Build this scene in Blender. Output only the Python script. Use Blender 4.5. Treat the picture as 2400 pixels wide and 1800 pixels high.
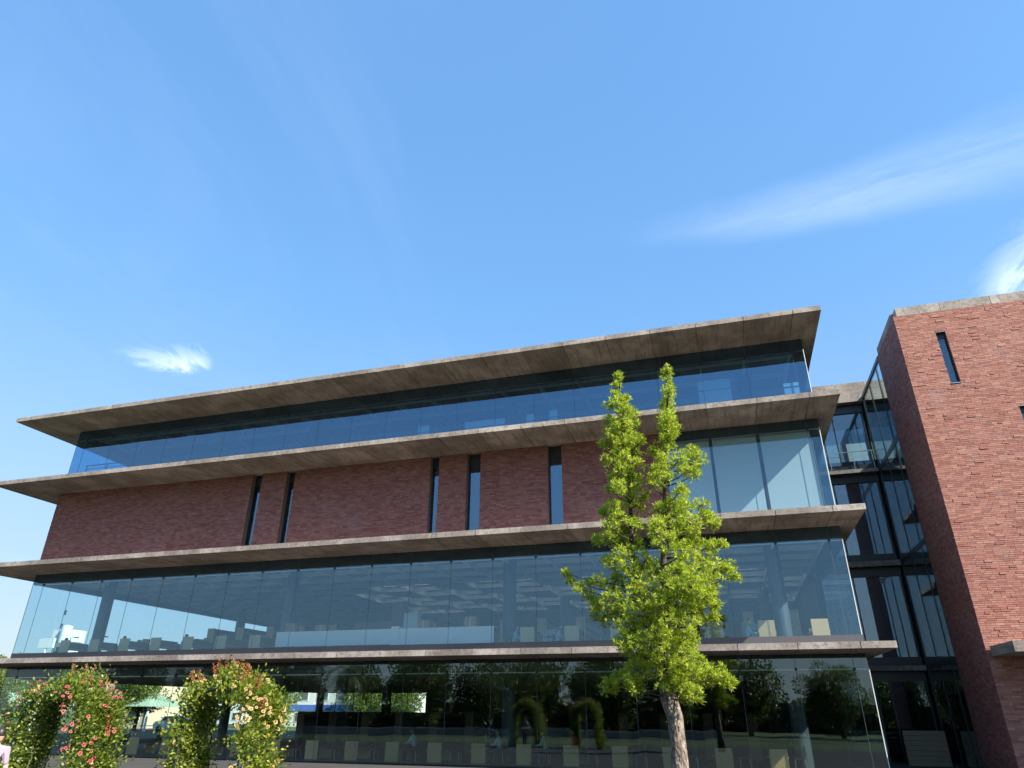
import bpy, math, random
import numpy as np
from mathutils import Vector, Matrix
random.seed(7); rng = np.random.default_rng(11)
R = math.radians
sc = bpy.context.scene
col = sc.collection
for o in list(bpy.data.objects): bpy.data.objects.remove(o)

# ------------------------------------------------------------------ camera
CZ = 2.1; FPX = 1588.19; PITCH = R(25.762); YAW = R(-16.911); ROLL = R(.304)
_F = Vector((math.sin(YAW)*math.cos(PITCH), math.cos(YAW)*math.cos(PITCH), math.sin(PITCH)))
_R = Vector((math.cos(YAW), -math.sin(YAW), 0)); _U = _R.cross(_F)
_R, _U = _R*math.cos(ROLL)+_U*math.sin(ROLL), _U*math.cos(ROLL)-_R*math.sin(ROLL)
cd = bpy.data.cameras.new('camera'); cam = bpy.data.objects.new('camera', cd); col.objects.link(cam)
cd.sensor_width = 36; cd.sensor_fit = 'HORIZONTAL'; cd.lens = FPX*36/2400
cd.clip_start = .1; cd.clip_end = 4000
m3 = Matrix((_R, _U, -_F)).transposed()
cam.matrix_world = Matrix.Translation((0, 0, CZ)) @ m3.to_4x4()
sc.camera = cam
def ray(u, v): return _F+_R*((u-1200)/FPX)-_U*((v-900)/FPX)      # pixel of the 2400 px photograph -> direction
def at(u, v, y):                                                  # where that direction meets the vertical plane at depth y
    d = ray(u, v); return Vector((0, 0, CZ))+d*(y/d.y)

# ------------------------------------------------------------------ sky and sun
SUN = Vector((1, -.45, .878)).normalized()
ELEV = math.asin(SUN.z); AZ = math.atan2(SUN.x, SUN.y)
sc.render.engine = 'CYCLES'
try:
    sc.cycles.max_bounces = 10; sc.cycles.transparent_max_bounces = 24; sc.cycles.caustics_reflective = False; sc.cycles.caustics_refractive = False
except Exception: pass
sc.view_settings.view_transform = 'Standard'; sc.view_settings.look = 'None'; sc.view_settings.gamma = 1
sc.view_settings.use_curve_mapping = False; sc.view_settings.exposure = 1.22

class NT:
    def __init__(s, tree): s.t = tree; s.n = tree.nodes; s.n.clear()
    def add(s, typ, ins=None, **kw):
        nd = s.n.new('ShaderNode'+typ)
        for k, v in kw.items(): setattr(nd, k, v)
        for k, v in (ins or {}).items(): s.put(nd.inputs[k], v)
        return nd
    def put(s, inp, v):
        if hasattr(v, 'links') or isinstance(v, bpy.types.NodeSocket): s.t.links.new(v, inp)
        elif isinstance(v, bpy.types.Node): s.t.links.new(v.outputs[0], inp)
        else:
            if isinstance(v, (tuple, list)) and len(v) == 3 and inp.type == 'RGBA': v = (*v, 1)
            inp.default_value = v
    def math(s, op, a, b=0., c=0., clamp=False):
        nd = s.add('Math', operation=op, use_clamp=clamp); s.put(nd.inputs[0], a); s.put(nd.inputs[1], b); s.put(nd.inputs[2], c); return nd.outputs[0]
    def dot(s, a, v):
        nd = s.add('VectorMath', operation='DOT_PRODUCT'); s.put(nd.inputs[0], a); nd.inputs[1].default_value = v; return nd.outputs['Value']
    def mix(s, f, a, b, blend='MIX'):
        nd = s.add('MixRGB', blend_type=blend); s.put(nd.inputs[0], f); s.put(nd.inputs[1], a); s.put(nd.inputs[2], b); return nd.outputs[0]
    def ramp(s, f, stops):
        nd = s.add('ValToRGB'); s.put(nd.inputs[0], f); e = nd.color_ramp.elements
        while len(e) < len(stops): e.new(.5)
        for el, (p, c) in zip(e, stops): el.position = p; el.color = (*c, 1) if len(c) == 3 else c
        return nd.outputs[0]
    def smooth(s, x, lo, hi):
        nd = s.add('MapRange', interpolation_type='SMOOTHSTEP'); s.put(nd.inputs[0], x); nd.inputs[1].default_value = lo; nd.inputs[2].default_value = hi; return nd.outputs[0]

w = bpy.data.worlds.new('World'); sc.world = w; w.use_nodes = True
N = NT(w.node_tree)
sky = N.add('TexSky', sky_type='NISHITA', sun_disc=False, sun_elevation=ELEV, sun_rotation=AZ, altitude=0, air_density=1.0, dust_density=.25, ozone_density=.7)
gen = N.add('TexCoord').outputs['Generated']
nrm = N.add('VectorMath', operation='NORMALIZE'); N.put(nrm.inputs[0], gen); dv = nrm.outputs[0]
def cloud(u, v, ang):
    """tangent coordinates (a along, b across) of the sky round one direction"""
    e0 = ray(u, v).normalized(); up = Vector((0, 0, 1)); r = e0.cross(up).normalized(); t = r.cross(e0)
    e1 = r*math.cos(ang)+t*math.sin(ang); e2 = t*math.cos(ang)-r*math.sin(ang)
    z = N.math('MAXIMUM', N.dot(dv, e0), .05)
    return N.math('DIVIDE', N.dot(dv, e1), z), N.math('DIVIDE', N.dot(dv, e2), z), N.smooth(N.dot(dv, e0), .55, .75)
def fbm(vec, scale, detail=6, rough=.6, dist=0.):
    return N.add('TexNoise', {'Vector': vec, 'Scale': scale, 'Detail': detail, 'Roughness': rough, 'Distortion': dist}).outputs[0]
def stretch(a, b, k, off=0.):
    return N.add('CombineXYZ', {0: N.math('MULTIPLY', a, k), 1: b, 2: off}).outputs[0]
def puff(u, v, ang, la, lb, gain, seed, tail=0.):
    a, b, front = cloud(u, v, ang)
    n = fbm(stretch(a, b, .45, seed), 24, 8, .68, 1.0)
    n2 = fbm(stretch(a, b, .8, seed+4), 7, 3, .5)
    aa = N.math('ADD', a, N.math('MULTIPLY', N.math('SUBTRACT', n2, .5), .16))
    bb = N.math('ADD', b, N.math('MULTIPLY', N.math('SUBTRACT', n, .5), .10))
    if tail: aa = N.math('MULTIPLY', aa, N.math('ADD', N.math('MULTIPLY', N.smooth(a, -.01, .01), 1-tail), tail))
    d = N.math('SQRT', N.math('ADD', N.math('POWER', N.math('DIVIDE', aa, la), 2), N.math('POWER', N.math('DIVIDE', bb, lb), 2)))
    body = N.math('MULTIPLY', N.smooth(d, 1.25, 0.), N.smooth(n, .3, .66))
    return N.math('MULTIPLY', N.math('MULTIPLY', body, gain), front)
c1 = puff(452, 850, R(4), .018, .021, .50, 3.1, .20)
c2 = puff(2388, 640, R(35), .055, .034, .55, 9.7)
c2b = puff(2470, 570, R(30), .05, .04, .45, 19.7)
a, b, front = cloud(2080, 440, R(-7))
n1 = fbm(stretch(a, b, .14, 5.), 15, 7, .6, .5); n2 = fbm(stretch(a, b, .5, 2.), 3.2, 4, .55)
bend = N.math('SUBTRACT', b, N.math('MULTIPLY', N.math('MULTIPLY', a, a), .22))
bend = N.math('ADD', bend, N.math('MULTIPLY', N.math('SUBTRACT', n2, .5), .07))
wid = N.math('ADD', .024, N.math('MULTIPLY', N.math('MAXIMUM', N.math('ADD', a, .32), 0.), .062))
core = N.smooth(N.math('ABSOLUTE', N.math('DIVIDE', bend, wid)), 1.3, .0)
streak = N.math('MULTIPLY', N.math('MULTIPLY', core, N.smooth(n1, .18, .80)), N.math('MULTIPLY', N.smooth(a, -.40, .05), .24))
streak = N.math('MULTIPLY', streak, front)
# thin cirrus veil over the whole sky
vz = N.add('SeparateXYZ', {0: dv}).outputs; zz = N.math('ADD', N.math('MAXIMUM', vz[2], 0.), .14)
flat = N.add('CombineXYZ', {0: N.math('DIVIDE', vz[0], zz), 1: N.math('MULTIPLY', N.math('DIVIDE', vz[1], zz), .35)}).outputs[0]
veil = N.math('MULTIPLY', N.smooth(fbm(flat, 1.7, 7, .62, .6), .52, .86), .07)
low = N.math('MULTIPLY', N.smooth(fbm(flat, 2.1, 6, .6, .3), .54, .72), N.math('MULTIPLY', N.smooth(vz[2], .42, .12), .55))   # scattered low cloud near the horizon
tot = c1
for k in (c2, c2b, streak, veil): tot = N.math('ADD', tot, k)
tot = N.math('MULTIPLY', N.math('MINIMUM', tot, 1.), N.smooth(vz[2], -.02, .05))
hs = N.add('HueSaturation', {'Hue': .5, 'Saturation': 1.12, 'Value': 1.0, 'Color': sky.outputs[0]}).outputs[0]
hs = N.mix(1., hs, (.865, 1.045, 1.07), 'MULTIPLY')
sg = N.add('SeparateColor', {0: hs}).outputs[1]                      # thin haze evens the sky out towards the horizon
soft = N.math('POWER', N.math('MAXIMUM', N.math('DIVIDE', sg, 1.44), .05), -.55)
sv = N.add('VectorMath', operation='SCALE'); N.put(sv.inputs[0], hs); N.put(sv.inputs['Scale'], soft); hs = sv.outputs[0]
hs = N.mix(N.math('MULTIPLY', N.smooth(vz[2], .55, .0), .62), hs, (1.95, 2.15, 2.75))
skyc = N.mix(tot, hs, (5.6, 5.9, 6.6))
bg = N.add('Background', {'Color': skyc, 'Strength': .143}); out = N.add('OutputWorld', {'Surface': bg})

sl = bpy.data.lights.new('sun', 'SUN'); sl.energy = 5.0; sl.angle = R(.53); sl.color = (1, .93, .82)
so = bpy.data.objects.new('sun', sl); col.objects.link(so); so.location = (60, -30, 60)
so.rotation_euler = SUN.to_track_quat('Z', 'Y').to_euler()

# ------------------------------------------------------------------ helpers
def tag(o, label=None, cat=None, group=None, kind=None):
    if label: o['label'] = label
    if cat: o['category'] = cat
    if group: o['group'] = group
    if kind: o['kind'] = kind
    return o
def empty(name, loc=(0, 0, 0), rz=0, **kw):
    o = bpy.data.objects.new(name, None); col.objects.link(o); o.location = loc; o.rotation_euler.z = rz; o.empty_display_size = .3
    return tag(o, **kw)
WO = {}                                  # world origin of each child
def link(name, me, parent=None, loc=(0, 0, 0), rot=None, scale=None, world=True):
    o = bpy.data.objects.new(name, me); col.objects.link(o); o.location = loc
    if rot: o.rotation_euler = rot
    if scale: o.scale = scale
    if parent is not None:
        o.parent = parent
        if world:                       # mesh is in world coordinates; the thing's Empty only carries a plain offset
            o.matrix_parent_inverse = Matrix.Translation(-WO.get(parent.name, parent.location))
    if parent is not None: WO[o.name] = Vector(loc) if world else WO.get(parent.name, Vector(parent.location))+Vector(loc)
    return o
class MB:
    def __init__(s): s.v = []; s.f = []
    def quad(s, *p):
        i = len(s.v); s.v += [tuple(q) for q in p]; s.f.append(tuple(range(i, i+len(p)))); return s
    def box(s, x0, x1, y0, y1, z0, z1):
        i = len(s.v)
        s.v += [(x0, y0, z0), (x1, y0, z0), (x1, y1, z0), (x0, y1, z0), (x0, y0, z1), (x1, y0, z1), (x1, y1, z1), (x0, y1, z1)]
        s.f += [tuple(i+k for k in q) for q in ((3, 2, 1, 0), (4, 5, 6, 7), (0, 1, 5, 4), (1, 2, 6, 5), (2, 3, 7, 6), (3, 0, 4, 7))]; return s
    def bar(s, a, b, wd, ht=None):
        a = Vector(a); b = Vector(b); d = (b-a).normalized(); u = d.cross(Vector((0, 0, 1)))
        if u.length < 1e-4: u = Vector((1, 0, 0))
        u.normalize(); t = u.cross(d); ht = ht or wd; i = len(s.v)
        for p in (a, b):
            for x, y in ((-1, -1), (1, -1), (1, 1), (-1, 1)): s.v.append(tuple(p+u*(x*wd/2)+t*(y*ht/2)))
        s.f += [tuple(i+k for k in q) for q in ((3, 2, 1, 0), (4, 5, 6, 7), (0, 1, 5, 4), (1, 2, 6, 5), (2, 3, 7, 6), (3, 0, 4, 7))]; return s
    def tube(s, pts, rad, n=8, cap=True):
        pts = [Vector(p) for p in pts]; rad = rad if isinstance(rad, (list, tuple)) else [rad]*len(pts); i = len(s.v); ref = Vector((.31, .17, .93))
        for k, p in enumerate(pts):
            d = (pts[min(k+1, len(pts)-1)]-pts[max(k-1, 0)]).normalized(); u = d.cross(ref)
            if u.length < .05: u = d.cross(Vector((1, 0, 0)))
            u.normalize(); t = d.cross(u)
            for j in range(n):
                an = 2*math.pi*j/n; s.v.append(tuple(p+(u*math.cos(an)+t*math.sin(an))*rad[k]))
        for k in range(len(pts)-1):
            for j in range(n): s.f.append((i+k*n+j, i+k*n+(j+1) % n, i+(k+1)*n+(j+1) % n, i+(k+1)*n+j))
        if cap: s.f.append(tuple(i+j for j in range(n))[::-1]); s.f.append(tuple(i+(len(pts)-1)*n+j for j in range(n)))
        return s
    def lathe(s, prof, c=(0, 0, 0), n=16):
        i = len(s.v)
        for r_, z in prof:
            for j in range(n): an = 2*math.pi*j/n; s.v.append((c[0]+r_*math.cos(an), c[1]+r_*math.sin(an), c[2]+z))
        for k in range(len(prof)-1):
            for j in range(n): s.f.append((i+k*n+j, i+k*n+(j+1) % n, i+(k+1)*n+(j+1) % n, i+(k+1)*n+j))
        return s
    def mesh(s, name, mat, smooth=False):
        me = bpy.data.meshes.new(name); me.from_pydata(s.v, [], s.f); me.materials.append(mat)
        if smooth: me.polygons.foreach_set('use_smooth', [True]*len(me.polygons))
        me.update(); return me
    def build(s, name, mat, parent=None, smooth=False, **kw):
        return link(name, s.mesh(name, mat, smooth), parent, **kw)
def quads_mesh(name, V, mat):
    """V: (n,4,3) array of quads"""
    n = len(V); me = bpy.data.meshes.new(name)
    me.vertices.add(n*4); me.vertices.foreach_set('co', V.reshape(-1).astype(np.float32))
    me.loops.add(n*4); me.loops.foreach_set('vertex_index', np.arange(n*4, dtype=np.int32))
    me.polygons.add(n); me.polygons.foreach_set('loop_start', np.arange(0, n*4, 4, dtype=np.int32)); me.polygons.foreach_set('loop_total', np.full(n, 4, dtype=np.int32))
    me.materials.append(mat); me.update(calc_edges=True); me.validate(); return me
def copy_tree(o, parent=None):
    c = o.copy(); col.objects.link(c); c.parent = parent
    for ch in list(o.children): copy_tree(ch, c)
    return c

# ------------------------------------------------------------------ materials
def new_mat(name):
    m = bpy.data.materials.new(name); m.use_nodes = True; n = NT(m.node_tree); return m, n
def finish(n, shader): n.add('OutputMaterial', {'Surface': shader})
def principled(n, **k): return n.add('BsdfPrincipled', {a.replace('_', ' '): b for a, b in k.items()})
def plain(name, c, rough=.6, var=.12, scale=6., metal=0., bump=0.):
    m, n = new_mat(name); tc = n.add('TexCoord').outputs['Object']
    ns = n.add('TexNoise', {'Vector': tc, 'Scale': scale, 'Detail': 5, 'Roughness': .6}).outputs[0]
    cc = n.mix(ns, tuple(x*(1-var) for x in c), tuple(min(1, x*(1+var)) for x in c))
    p = principled(n, Base_Color=cc, Roughness=rough, Metallic=metal)
    if bump: n.put(p.inputs['Normal'], n.add('Bump', {'Height': ns, 'Strength': bump, 'Distance': .02}))
    finish(n, p); return m
def concrete(name, c1, c2, stain):
    m, n = new_mat(name); tc = n.add('NewGeometry').outputs['Position']
    big = n.add('TexNoise', {'Vector': tc, 'Scale': .55, 'Detail': 8, 'Roughness': .68}).outputs[0]
    mp = n.add('Mapping', {'Vector': tc, 'Scale': (5., .5, 5.)}); st = n.add('TexNoise', {'Vector': mp, 'Scale': 1.2, 'Detail': 6, 'Roughness': .7}).outputs[0]
    fine = n.add('TexNoise', {'Vector': tc, 'Scale': 14., 'Detail': 6, 'Roughness': .75}).outputs[0]
    pan = n.add('ObjectInfo').outputs['Random']
    cc = n.mix(n.smooth(big, .40, .62), c1, c2)
    cc = n.mix(n.math('MULTIPLY', n.smooth(st, .45, .70), .72), cc, stain)
    cc = n.mix(n.math('MULTIPLY', n.smooth(fine, .35, .8), .35), cc, tuple(min(1, x*1.5) for x in c2))
    hsv = n.add('HueSaturation', {'Saturation': 1., 'Value': n.math('ADD', .80, n.math('MULTIPLY', pan, .40)), 'Color': cc})
    p = principled(n, Base_Color=hsv, Roughness=.85)
    n.put(p.inputs['Normal'], n.add('Bump', {'Height': n.math('ADD', fine, n.math('MULTIPLY', st, .6)), 'Strength': .3, 'Distance': .02})); finish(n, p); return m
def brick_mat(name, single, gain=1.):
    m, n = new_mat(name); pos = n.add('NewGeometry').outputs
    rnd = n.add('ObjectInfo').outputs['Random'] if single else pos['Random Per Island']
    base = n.ramp(rnd, [(0, (.23, .085, .065)), (.25, (.29, .105, .078)), (.5, (.36, .145, .108)), (.72, (.33, .145, .122)), (.88, (.42, .20, .145)), (1, (.25, .11, .10))])
    big = n.add('TexNoise', {'Vector': pos['Position'], 'Scale': .7, 'Detail': 6, 'Roughness': .65}).outputs[0]
    base = n.mix(n.math('MULTIPLY', n.smooth(big, .52, .78), .42), base, (.36, .255, .23))      # lime bloom
    mp = n.add('Mapping', {'Vector': pos['Position'], 'Scale': (1.6, 1.6, .35)})
    drk = n.add('TexNoise', {'Vector': mp, 'Scale': 1.1, 'Detail': 7, 'Roughness': .7}).outputs[0]
    base = n.mix(n.math('MULTIPLY', n.smooth(drk, .62, .78), .40), base, (.085, .045, .042))
    fine = n.add('TexNoise', {'Vector': pos['Position'], 'Scale': 30., 'Detail': 4}).outputs[0]
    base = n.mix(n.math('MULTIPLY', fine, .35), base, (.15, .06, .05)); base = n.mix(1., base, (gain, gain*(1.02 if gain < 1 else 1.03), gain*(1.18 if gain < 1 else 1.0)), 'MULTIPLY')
    p = principled(n, Base_Color=base, Roughness=.82)
    n.put(p.inputs['Normal'], n.add('Bump', {'Height': fine, 'Strength': .5, 'Distance': .01})); finish(n, p); return m
def glass_mat(name, tint, f0=.05, power=5., gl=(.80, .91, 1)):
    m, n = new_mat(name)
    lw = n.add('LayerWeight', {'Blend': .5}).outputs['Facing']
    fr = n.math('ADD', f0, n.math('MULTIPLY', 1-f0, n.math('POWER', lw, power)), clamp=True)
    pos = n.add('NewGeometry').outputs['Position']
    wv = n.add('TexNoise', {'Vector': pos, 'Scale': .55, 'Detail': 1}).outputs[0]
    bp = n.add('Bump', {'Height': wv, 'Strength': .06, 'Distance': .05})
    g = n.add('BsdfGlossy', {'Color': gl, 'Roughness': .0, 'Normal': bp})
    t = n.add('BsdfTransparent', {'Color': tint})
    finish(n, n.add('MixShader', {0: fr, 1: t, 2: g})); return m
def leaf_mat(name, stops, trans=.45, rough=.45):
    m, n = new_mat(name); rnd = n.add('NewGeometry').outputs['Random Per Island']
    c = n.ramp(rnd, stops)
    d = principled(n, Base_Color=c, Roughness=rough); t = n.add('BsdfTranslucent', {'Color': n.mix(.5, c, (.50, .62, .05))})
    finish(n, n.add('MixShader', {0: trans, 1: d, 2: t})); return m

def bark_mat():
    m, n = new_mat('mottled_bark'); p_ = n.add('NewGeometry').outputs['Position']
    mp = n.add('Mapping', {'Vector': p_, 'Scale': (1, 1, .45)})
    a_ = n.add('TexNoise', {'Vector': mp, 'Scale': 16., 'Detail': 6, 'Roughness': .7}).outputs[0]; v_ = n.add('TexVoronoi', {'Vector': mp, 'Scale': 22.}).outputs[0]
    c = n.ramp(a_, [(.32, (.045, .033, .026)), (.47, (.17, .13, .10)), (.6, (.33, .27, .22)), (.75, (.42, .36, .31))])
    p = principled(n, Base_Color=c, Roughness=.95); n.put(p.inputs['Normal'], n.add('Bump', {'Height': n.math('ADD', a_, v_), 'Strength': 1., 'Distance': .04})); finish(n, p); return m
M = {}
M['concrete'] = concrete('weathered_concrete', (.20, .166, .141), (.37, .32, .28), (.075, .059, .05))
M['brick1'] = brick_mat('brick_single', True, 1.2); M['bricks'] = brick_mat('brick_many_shade', False, .93); M['bricks_sunlit'] = brick_mat('brick_many_sunlit', False, 1.2)  # same brick: sunlit tower front painted paler, shaded walls darker
M['mortar'] = plain('mortar', (.20, .155, .14), .95, .2, 9)
M['glass'] = glass_mat('clear_glass', (.885, .955, .975), .09, gl=(.58, .82, 1))
M['glass_top'] = glass_mat('blue_glass', (.60, .79, .91), .16, gl=(.62, .82, 1))
M['glass_low'] = glass_mat('ground_glass', (.80, .865, .84), .08)
M['glass_link'] = glass_mat('link_glass', (.76, .87, .93), .12)
M['glass_clear'] = glass_mat('ground_clear_glass', (.93, .97, .965), .035)
M['frame'] = plain('dark_metal', (.018, .022, .028), .38, .2, 5)
M['sill'] = plain('grey_sill', (.085, .085, .095), .5, .12, 4)
M['bead'] = plain('silicone_bead', (.62, .66, .66), .4, .06, 4)
M['joint'] = plain('dark_seal', (.10, .125, .15), .6, .1, 4)
M['steel'] = plain('steel', (.42, .43, .44), .32, .08, 8, .9)
M['rib'] = plain('rib_white', (.78, .79, .78), .8, .04, 3)
M['ceil'] = plain('ceiling_grey', (.24, .25, .25), .8, .05, 3)
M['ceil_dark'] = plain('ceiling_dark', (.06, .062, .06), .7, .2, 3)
M['slat'] = plain('ceiling_slat', (.13, .13, .125), .6, .2, 3)
M['column'] = plain('column_blue_grey', (.055, .075, .10), .5, .08, 4)
M['floor'] = plain('carpet', (.16, .155, .15), .9, .2, 3)
M['wall_in'] = plain('inner_wall', (.34, .35, .35), .8, .06, 2)
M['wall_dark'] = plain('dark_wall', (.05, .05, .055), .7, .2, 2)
M['blind'] = plain('roller_blind', (.50, .56, .58), .8, .04, 2)
M['wood'] = plain('beech_panel', (.62, .41, .20), .55, .14, 7)
M['wood_d'] = plain('dark_wood', (.17, .10, .055), .6, .2, 7)
M['white'] = plain('white_paint', (.74, .75, .74), .5, .04, 5)
M['black'] = plain('black_plastic', (.02, .02, .022), .5, .2, 5)
def lamp_mat():
    m, n = new_mat('tube_light'); finish(n, n.add('Emission', {'Color': (1, .97, .9), 'Strength': 2.2})); return m
M['lamp'] = lamp_mat()
def book_mat():
    m, n = new_mat('book_spines'); tc = n.add('TexCoord').outputs['Object']
    mp = n.add('Mapping', {'Vector': tc, 'Scale': (.01, 26, .9)})
    v = n.add('TexVoronoi', {'Vector': mp, 'Scale': 1.}, feature='F1').outputs['Color']
    c = n.mix(.55, v, (.25, .22, .20)); finish(n, principled(n, Base_Color=n.mix(.5, c, (.12, .10, .10)), Roughness=.7)); return m
M['books'] = book_mat()
def ground_mat(name, c1, c2, sc_):
    m, n = new_mat(name); p_ = n.add('NewGeometry').outputs['Position']
    a = n.add('TexNoise', {'Vector': p_, 'Scale': sc_, 'Detail': 8, 'Roughness': .7}).outputs[0]
    b_ = n.add('TexNoise', {'Vector': p_, 'Scale': 40., 'Detail': 3}).outputs[0]
    c = n.mix(n.smooth(a, .3, .7), c1, c2); c = n.mix(n.math('MULTIPLY', b_, .4), c, tuple(x*.5 for x in c1))
    p = principled(n, Base_Color=c, Roughness=.95); n.put(p.inputs['Normal'], n.add('Bump', {'Height': b_, 'Strength': .5, 'Distance': .03})); finish(n, p); return m
M['grass'] = ground_mat('lawn', (.05, .085, .02), (.09, .12, .035), .35)
M['paving'] = ground_mat('paving', (.042, .040, .039), (.066, .063, .060), .5)
M['stone'] = plain('plinth_stone', (.33, .31, .28), .85, .15, 6)
M['leaf'] = leaf_mat('podocarpus_leaf', [(0, (.07, .13, .014)), (.25, (.19, .28, .022)), (.5, (.38, .49, .035)), (.75, (.56, .64, .06)), (1, (.68, .64, .10))], .55)
M['leaf_rose'] = leaf_mat('rose_leaf', [(0, (.035, .07, .012)), (.35, (.085, .14, .02)), (.7, (.18, .24, .03)), (1, (.34, .34, .05))], .35)
M['leaf_rose_y'] = leaf_mat('rose_leaf_yellow', [(0, (.04, .075, .012)), (.35, (.10, .155, .02)), (.7, (.22, .28, .03)), (1, (.42, .38, .06))], .35)
M['leaf_red'] = leaf_mat('red_shoot', [(0, (.22, .035, .03)), (.5, (.40, .08, .06)), (1, (.48, .20, .09))], .35)
M['leaf_dark'] = leaf_mat('dark_leaf', [(0, (.018, .034, .010)), (.5, (.035, .06, .014)), (1, (.06, .085, .02))], .22)
M['leaf_mid'] = leaf_mat('mid_leaf', [(0, (.05, .085, .016)), (.5, (.10, .15, .025)), (1, (.17, .20, .04))], .35)
M['leaf_palm'] = leaf_mat('palm_leaf', [(0, (.03, .05, .015)), (1, (.08, .11, .03))], .25)
M['bark'] = bark_mat()
M['bark_d'] = plain('bark_dark', (.07, .05, .038), .95, .3, 9, 0, .8)
M['petal_pink'] = leaf_mat('petal_pink', [(0, (.45, .06, .09)), (.6, (.55, .12, .14)), (1, (.60, .24, .20))], .25, .6)
M['petal_peach'] = leaf_mat('petal_peach', [(0, (.55, .30, .13)), (.6, (.62, .42, .22)), (1, (.62, .50, .30))], .25, .6)
M['skin'] = plain('skin', (.50, .30, .21), .55, .06, 8)
M['hair'] = plain('hair', (.02, .016, .013), .5, .2, 20)
M['roof_green'] = plain('green_sheet_roof', (.26, .36, .28), .8, .1, 3)
M['beige'] = plain('beige_render', (.55, .46, .35), .85, .08, 2)
M['winglass'] = plain('far_window', (.05, .07, .09), .12, .1, 2)
M['blue'] = plain('blue_band', (.05, .14, .48), .5, .05, 2)
M['car'] = plain('white_car_paint', (.70, .71, .72), .22, .03, 2)
M['tyre'] = plain('tyre', (.02, .02, .02), .9, .1, 9)

# ------------------------------------------------------------------ the setting
def sheet(name, x0, x1, y0, y1, z, mat): return tag(MB().quad((x0, y0, z), (x1, y0, z), (x1, y1, z), (x0, y1, z)).build(name, mat), kind='structure')
sheet('ground', -900, 900, -900, 900, -.004, M['grass'])
sheet('plaza', -75, 40, 8, 75, 0, M['paving'])
sheet('path', -80, 40, -5, -1.5, 0, M['paving'])

# ------------------------------------------------------------------ library building
YS = 28.0; YG = 30.464; XR = 5.56; XL = -40.3; GR = 4.91; GL = -38.0; YB = 62.5; T = .232; MOD = 2.08; G0 = .24
BZ = [4.152, 9.064, 13.877, 17.923]                      # underside of each slab
FL = [0.0]+[b_+T for b_ in BZ[:3]]                       # floor levels
JX = [G0+MOD*k for k in range(-40, 10)]
lib = empty('library_building', (-16, YG, 0), label='four storey brick and glass library with wide concrete slab roofs', cat='building')
def cells(a, b):
    """split a..b at the module joints"""
    p = [a]+[x for x in JX if a+.25 < x < b-.25]+[b]; return list(zip(p[:-1], p[1:]))
slab_names = ['floor_slab', 'floor_slab', 'floor_slab', 'roof_slab']
for i, b_ in enumerate(BZ):
    z0, z1 = b_, b_+T
    core = MB().box(XL+.06, XR-.06, YS+.06, YB+2.4, z0+.05, z1-.012).build(slab_names[i], M['concrete'], lib)
    for (x0, x1) in cells(XL, XR):
        MB().box(x0+.012 if x0 > XL else x0, x1-.012 if x1 < XR else x1, YS, YG+.5, z0, z1).build('slab_panel', M['concrete'], core)
    ys = [YG+.5+MOD*k for k in range(15)]
    for y0, y1 in zip(ys[:-1], ys[1:]):
        MB().box(XL, GL+.35, y0+.008, y1-.008, z0, z1).build('slab_panel', M['concrete'], core)
        if y1 < 41: MB().box(GR-.3, XR, y0+.008, y1-.008, z0, z1).build('slab_panel', M['concrete'], core)
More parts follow.
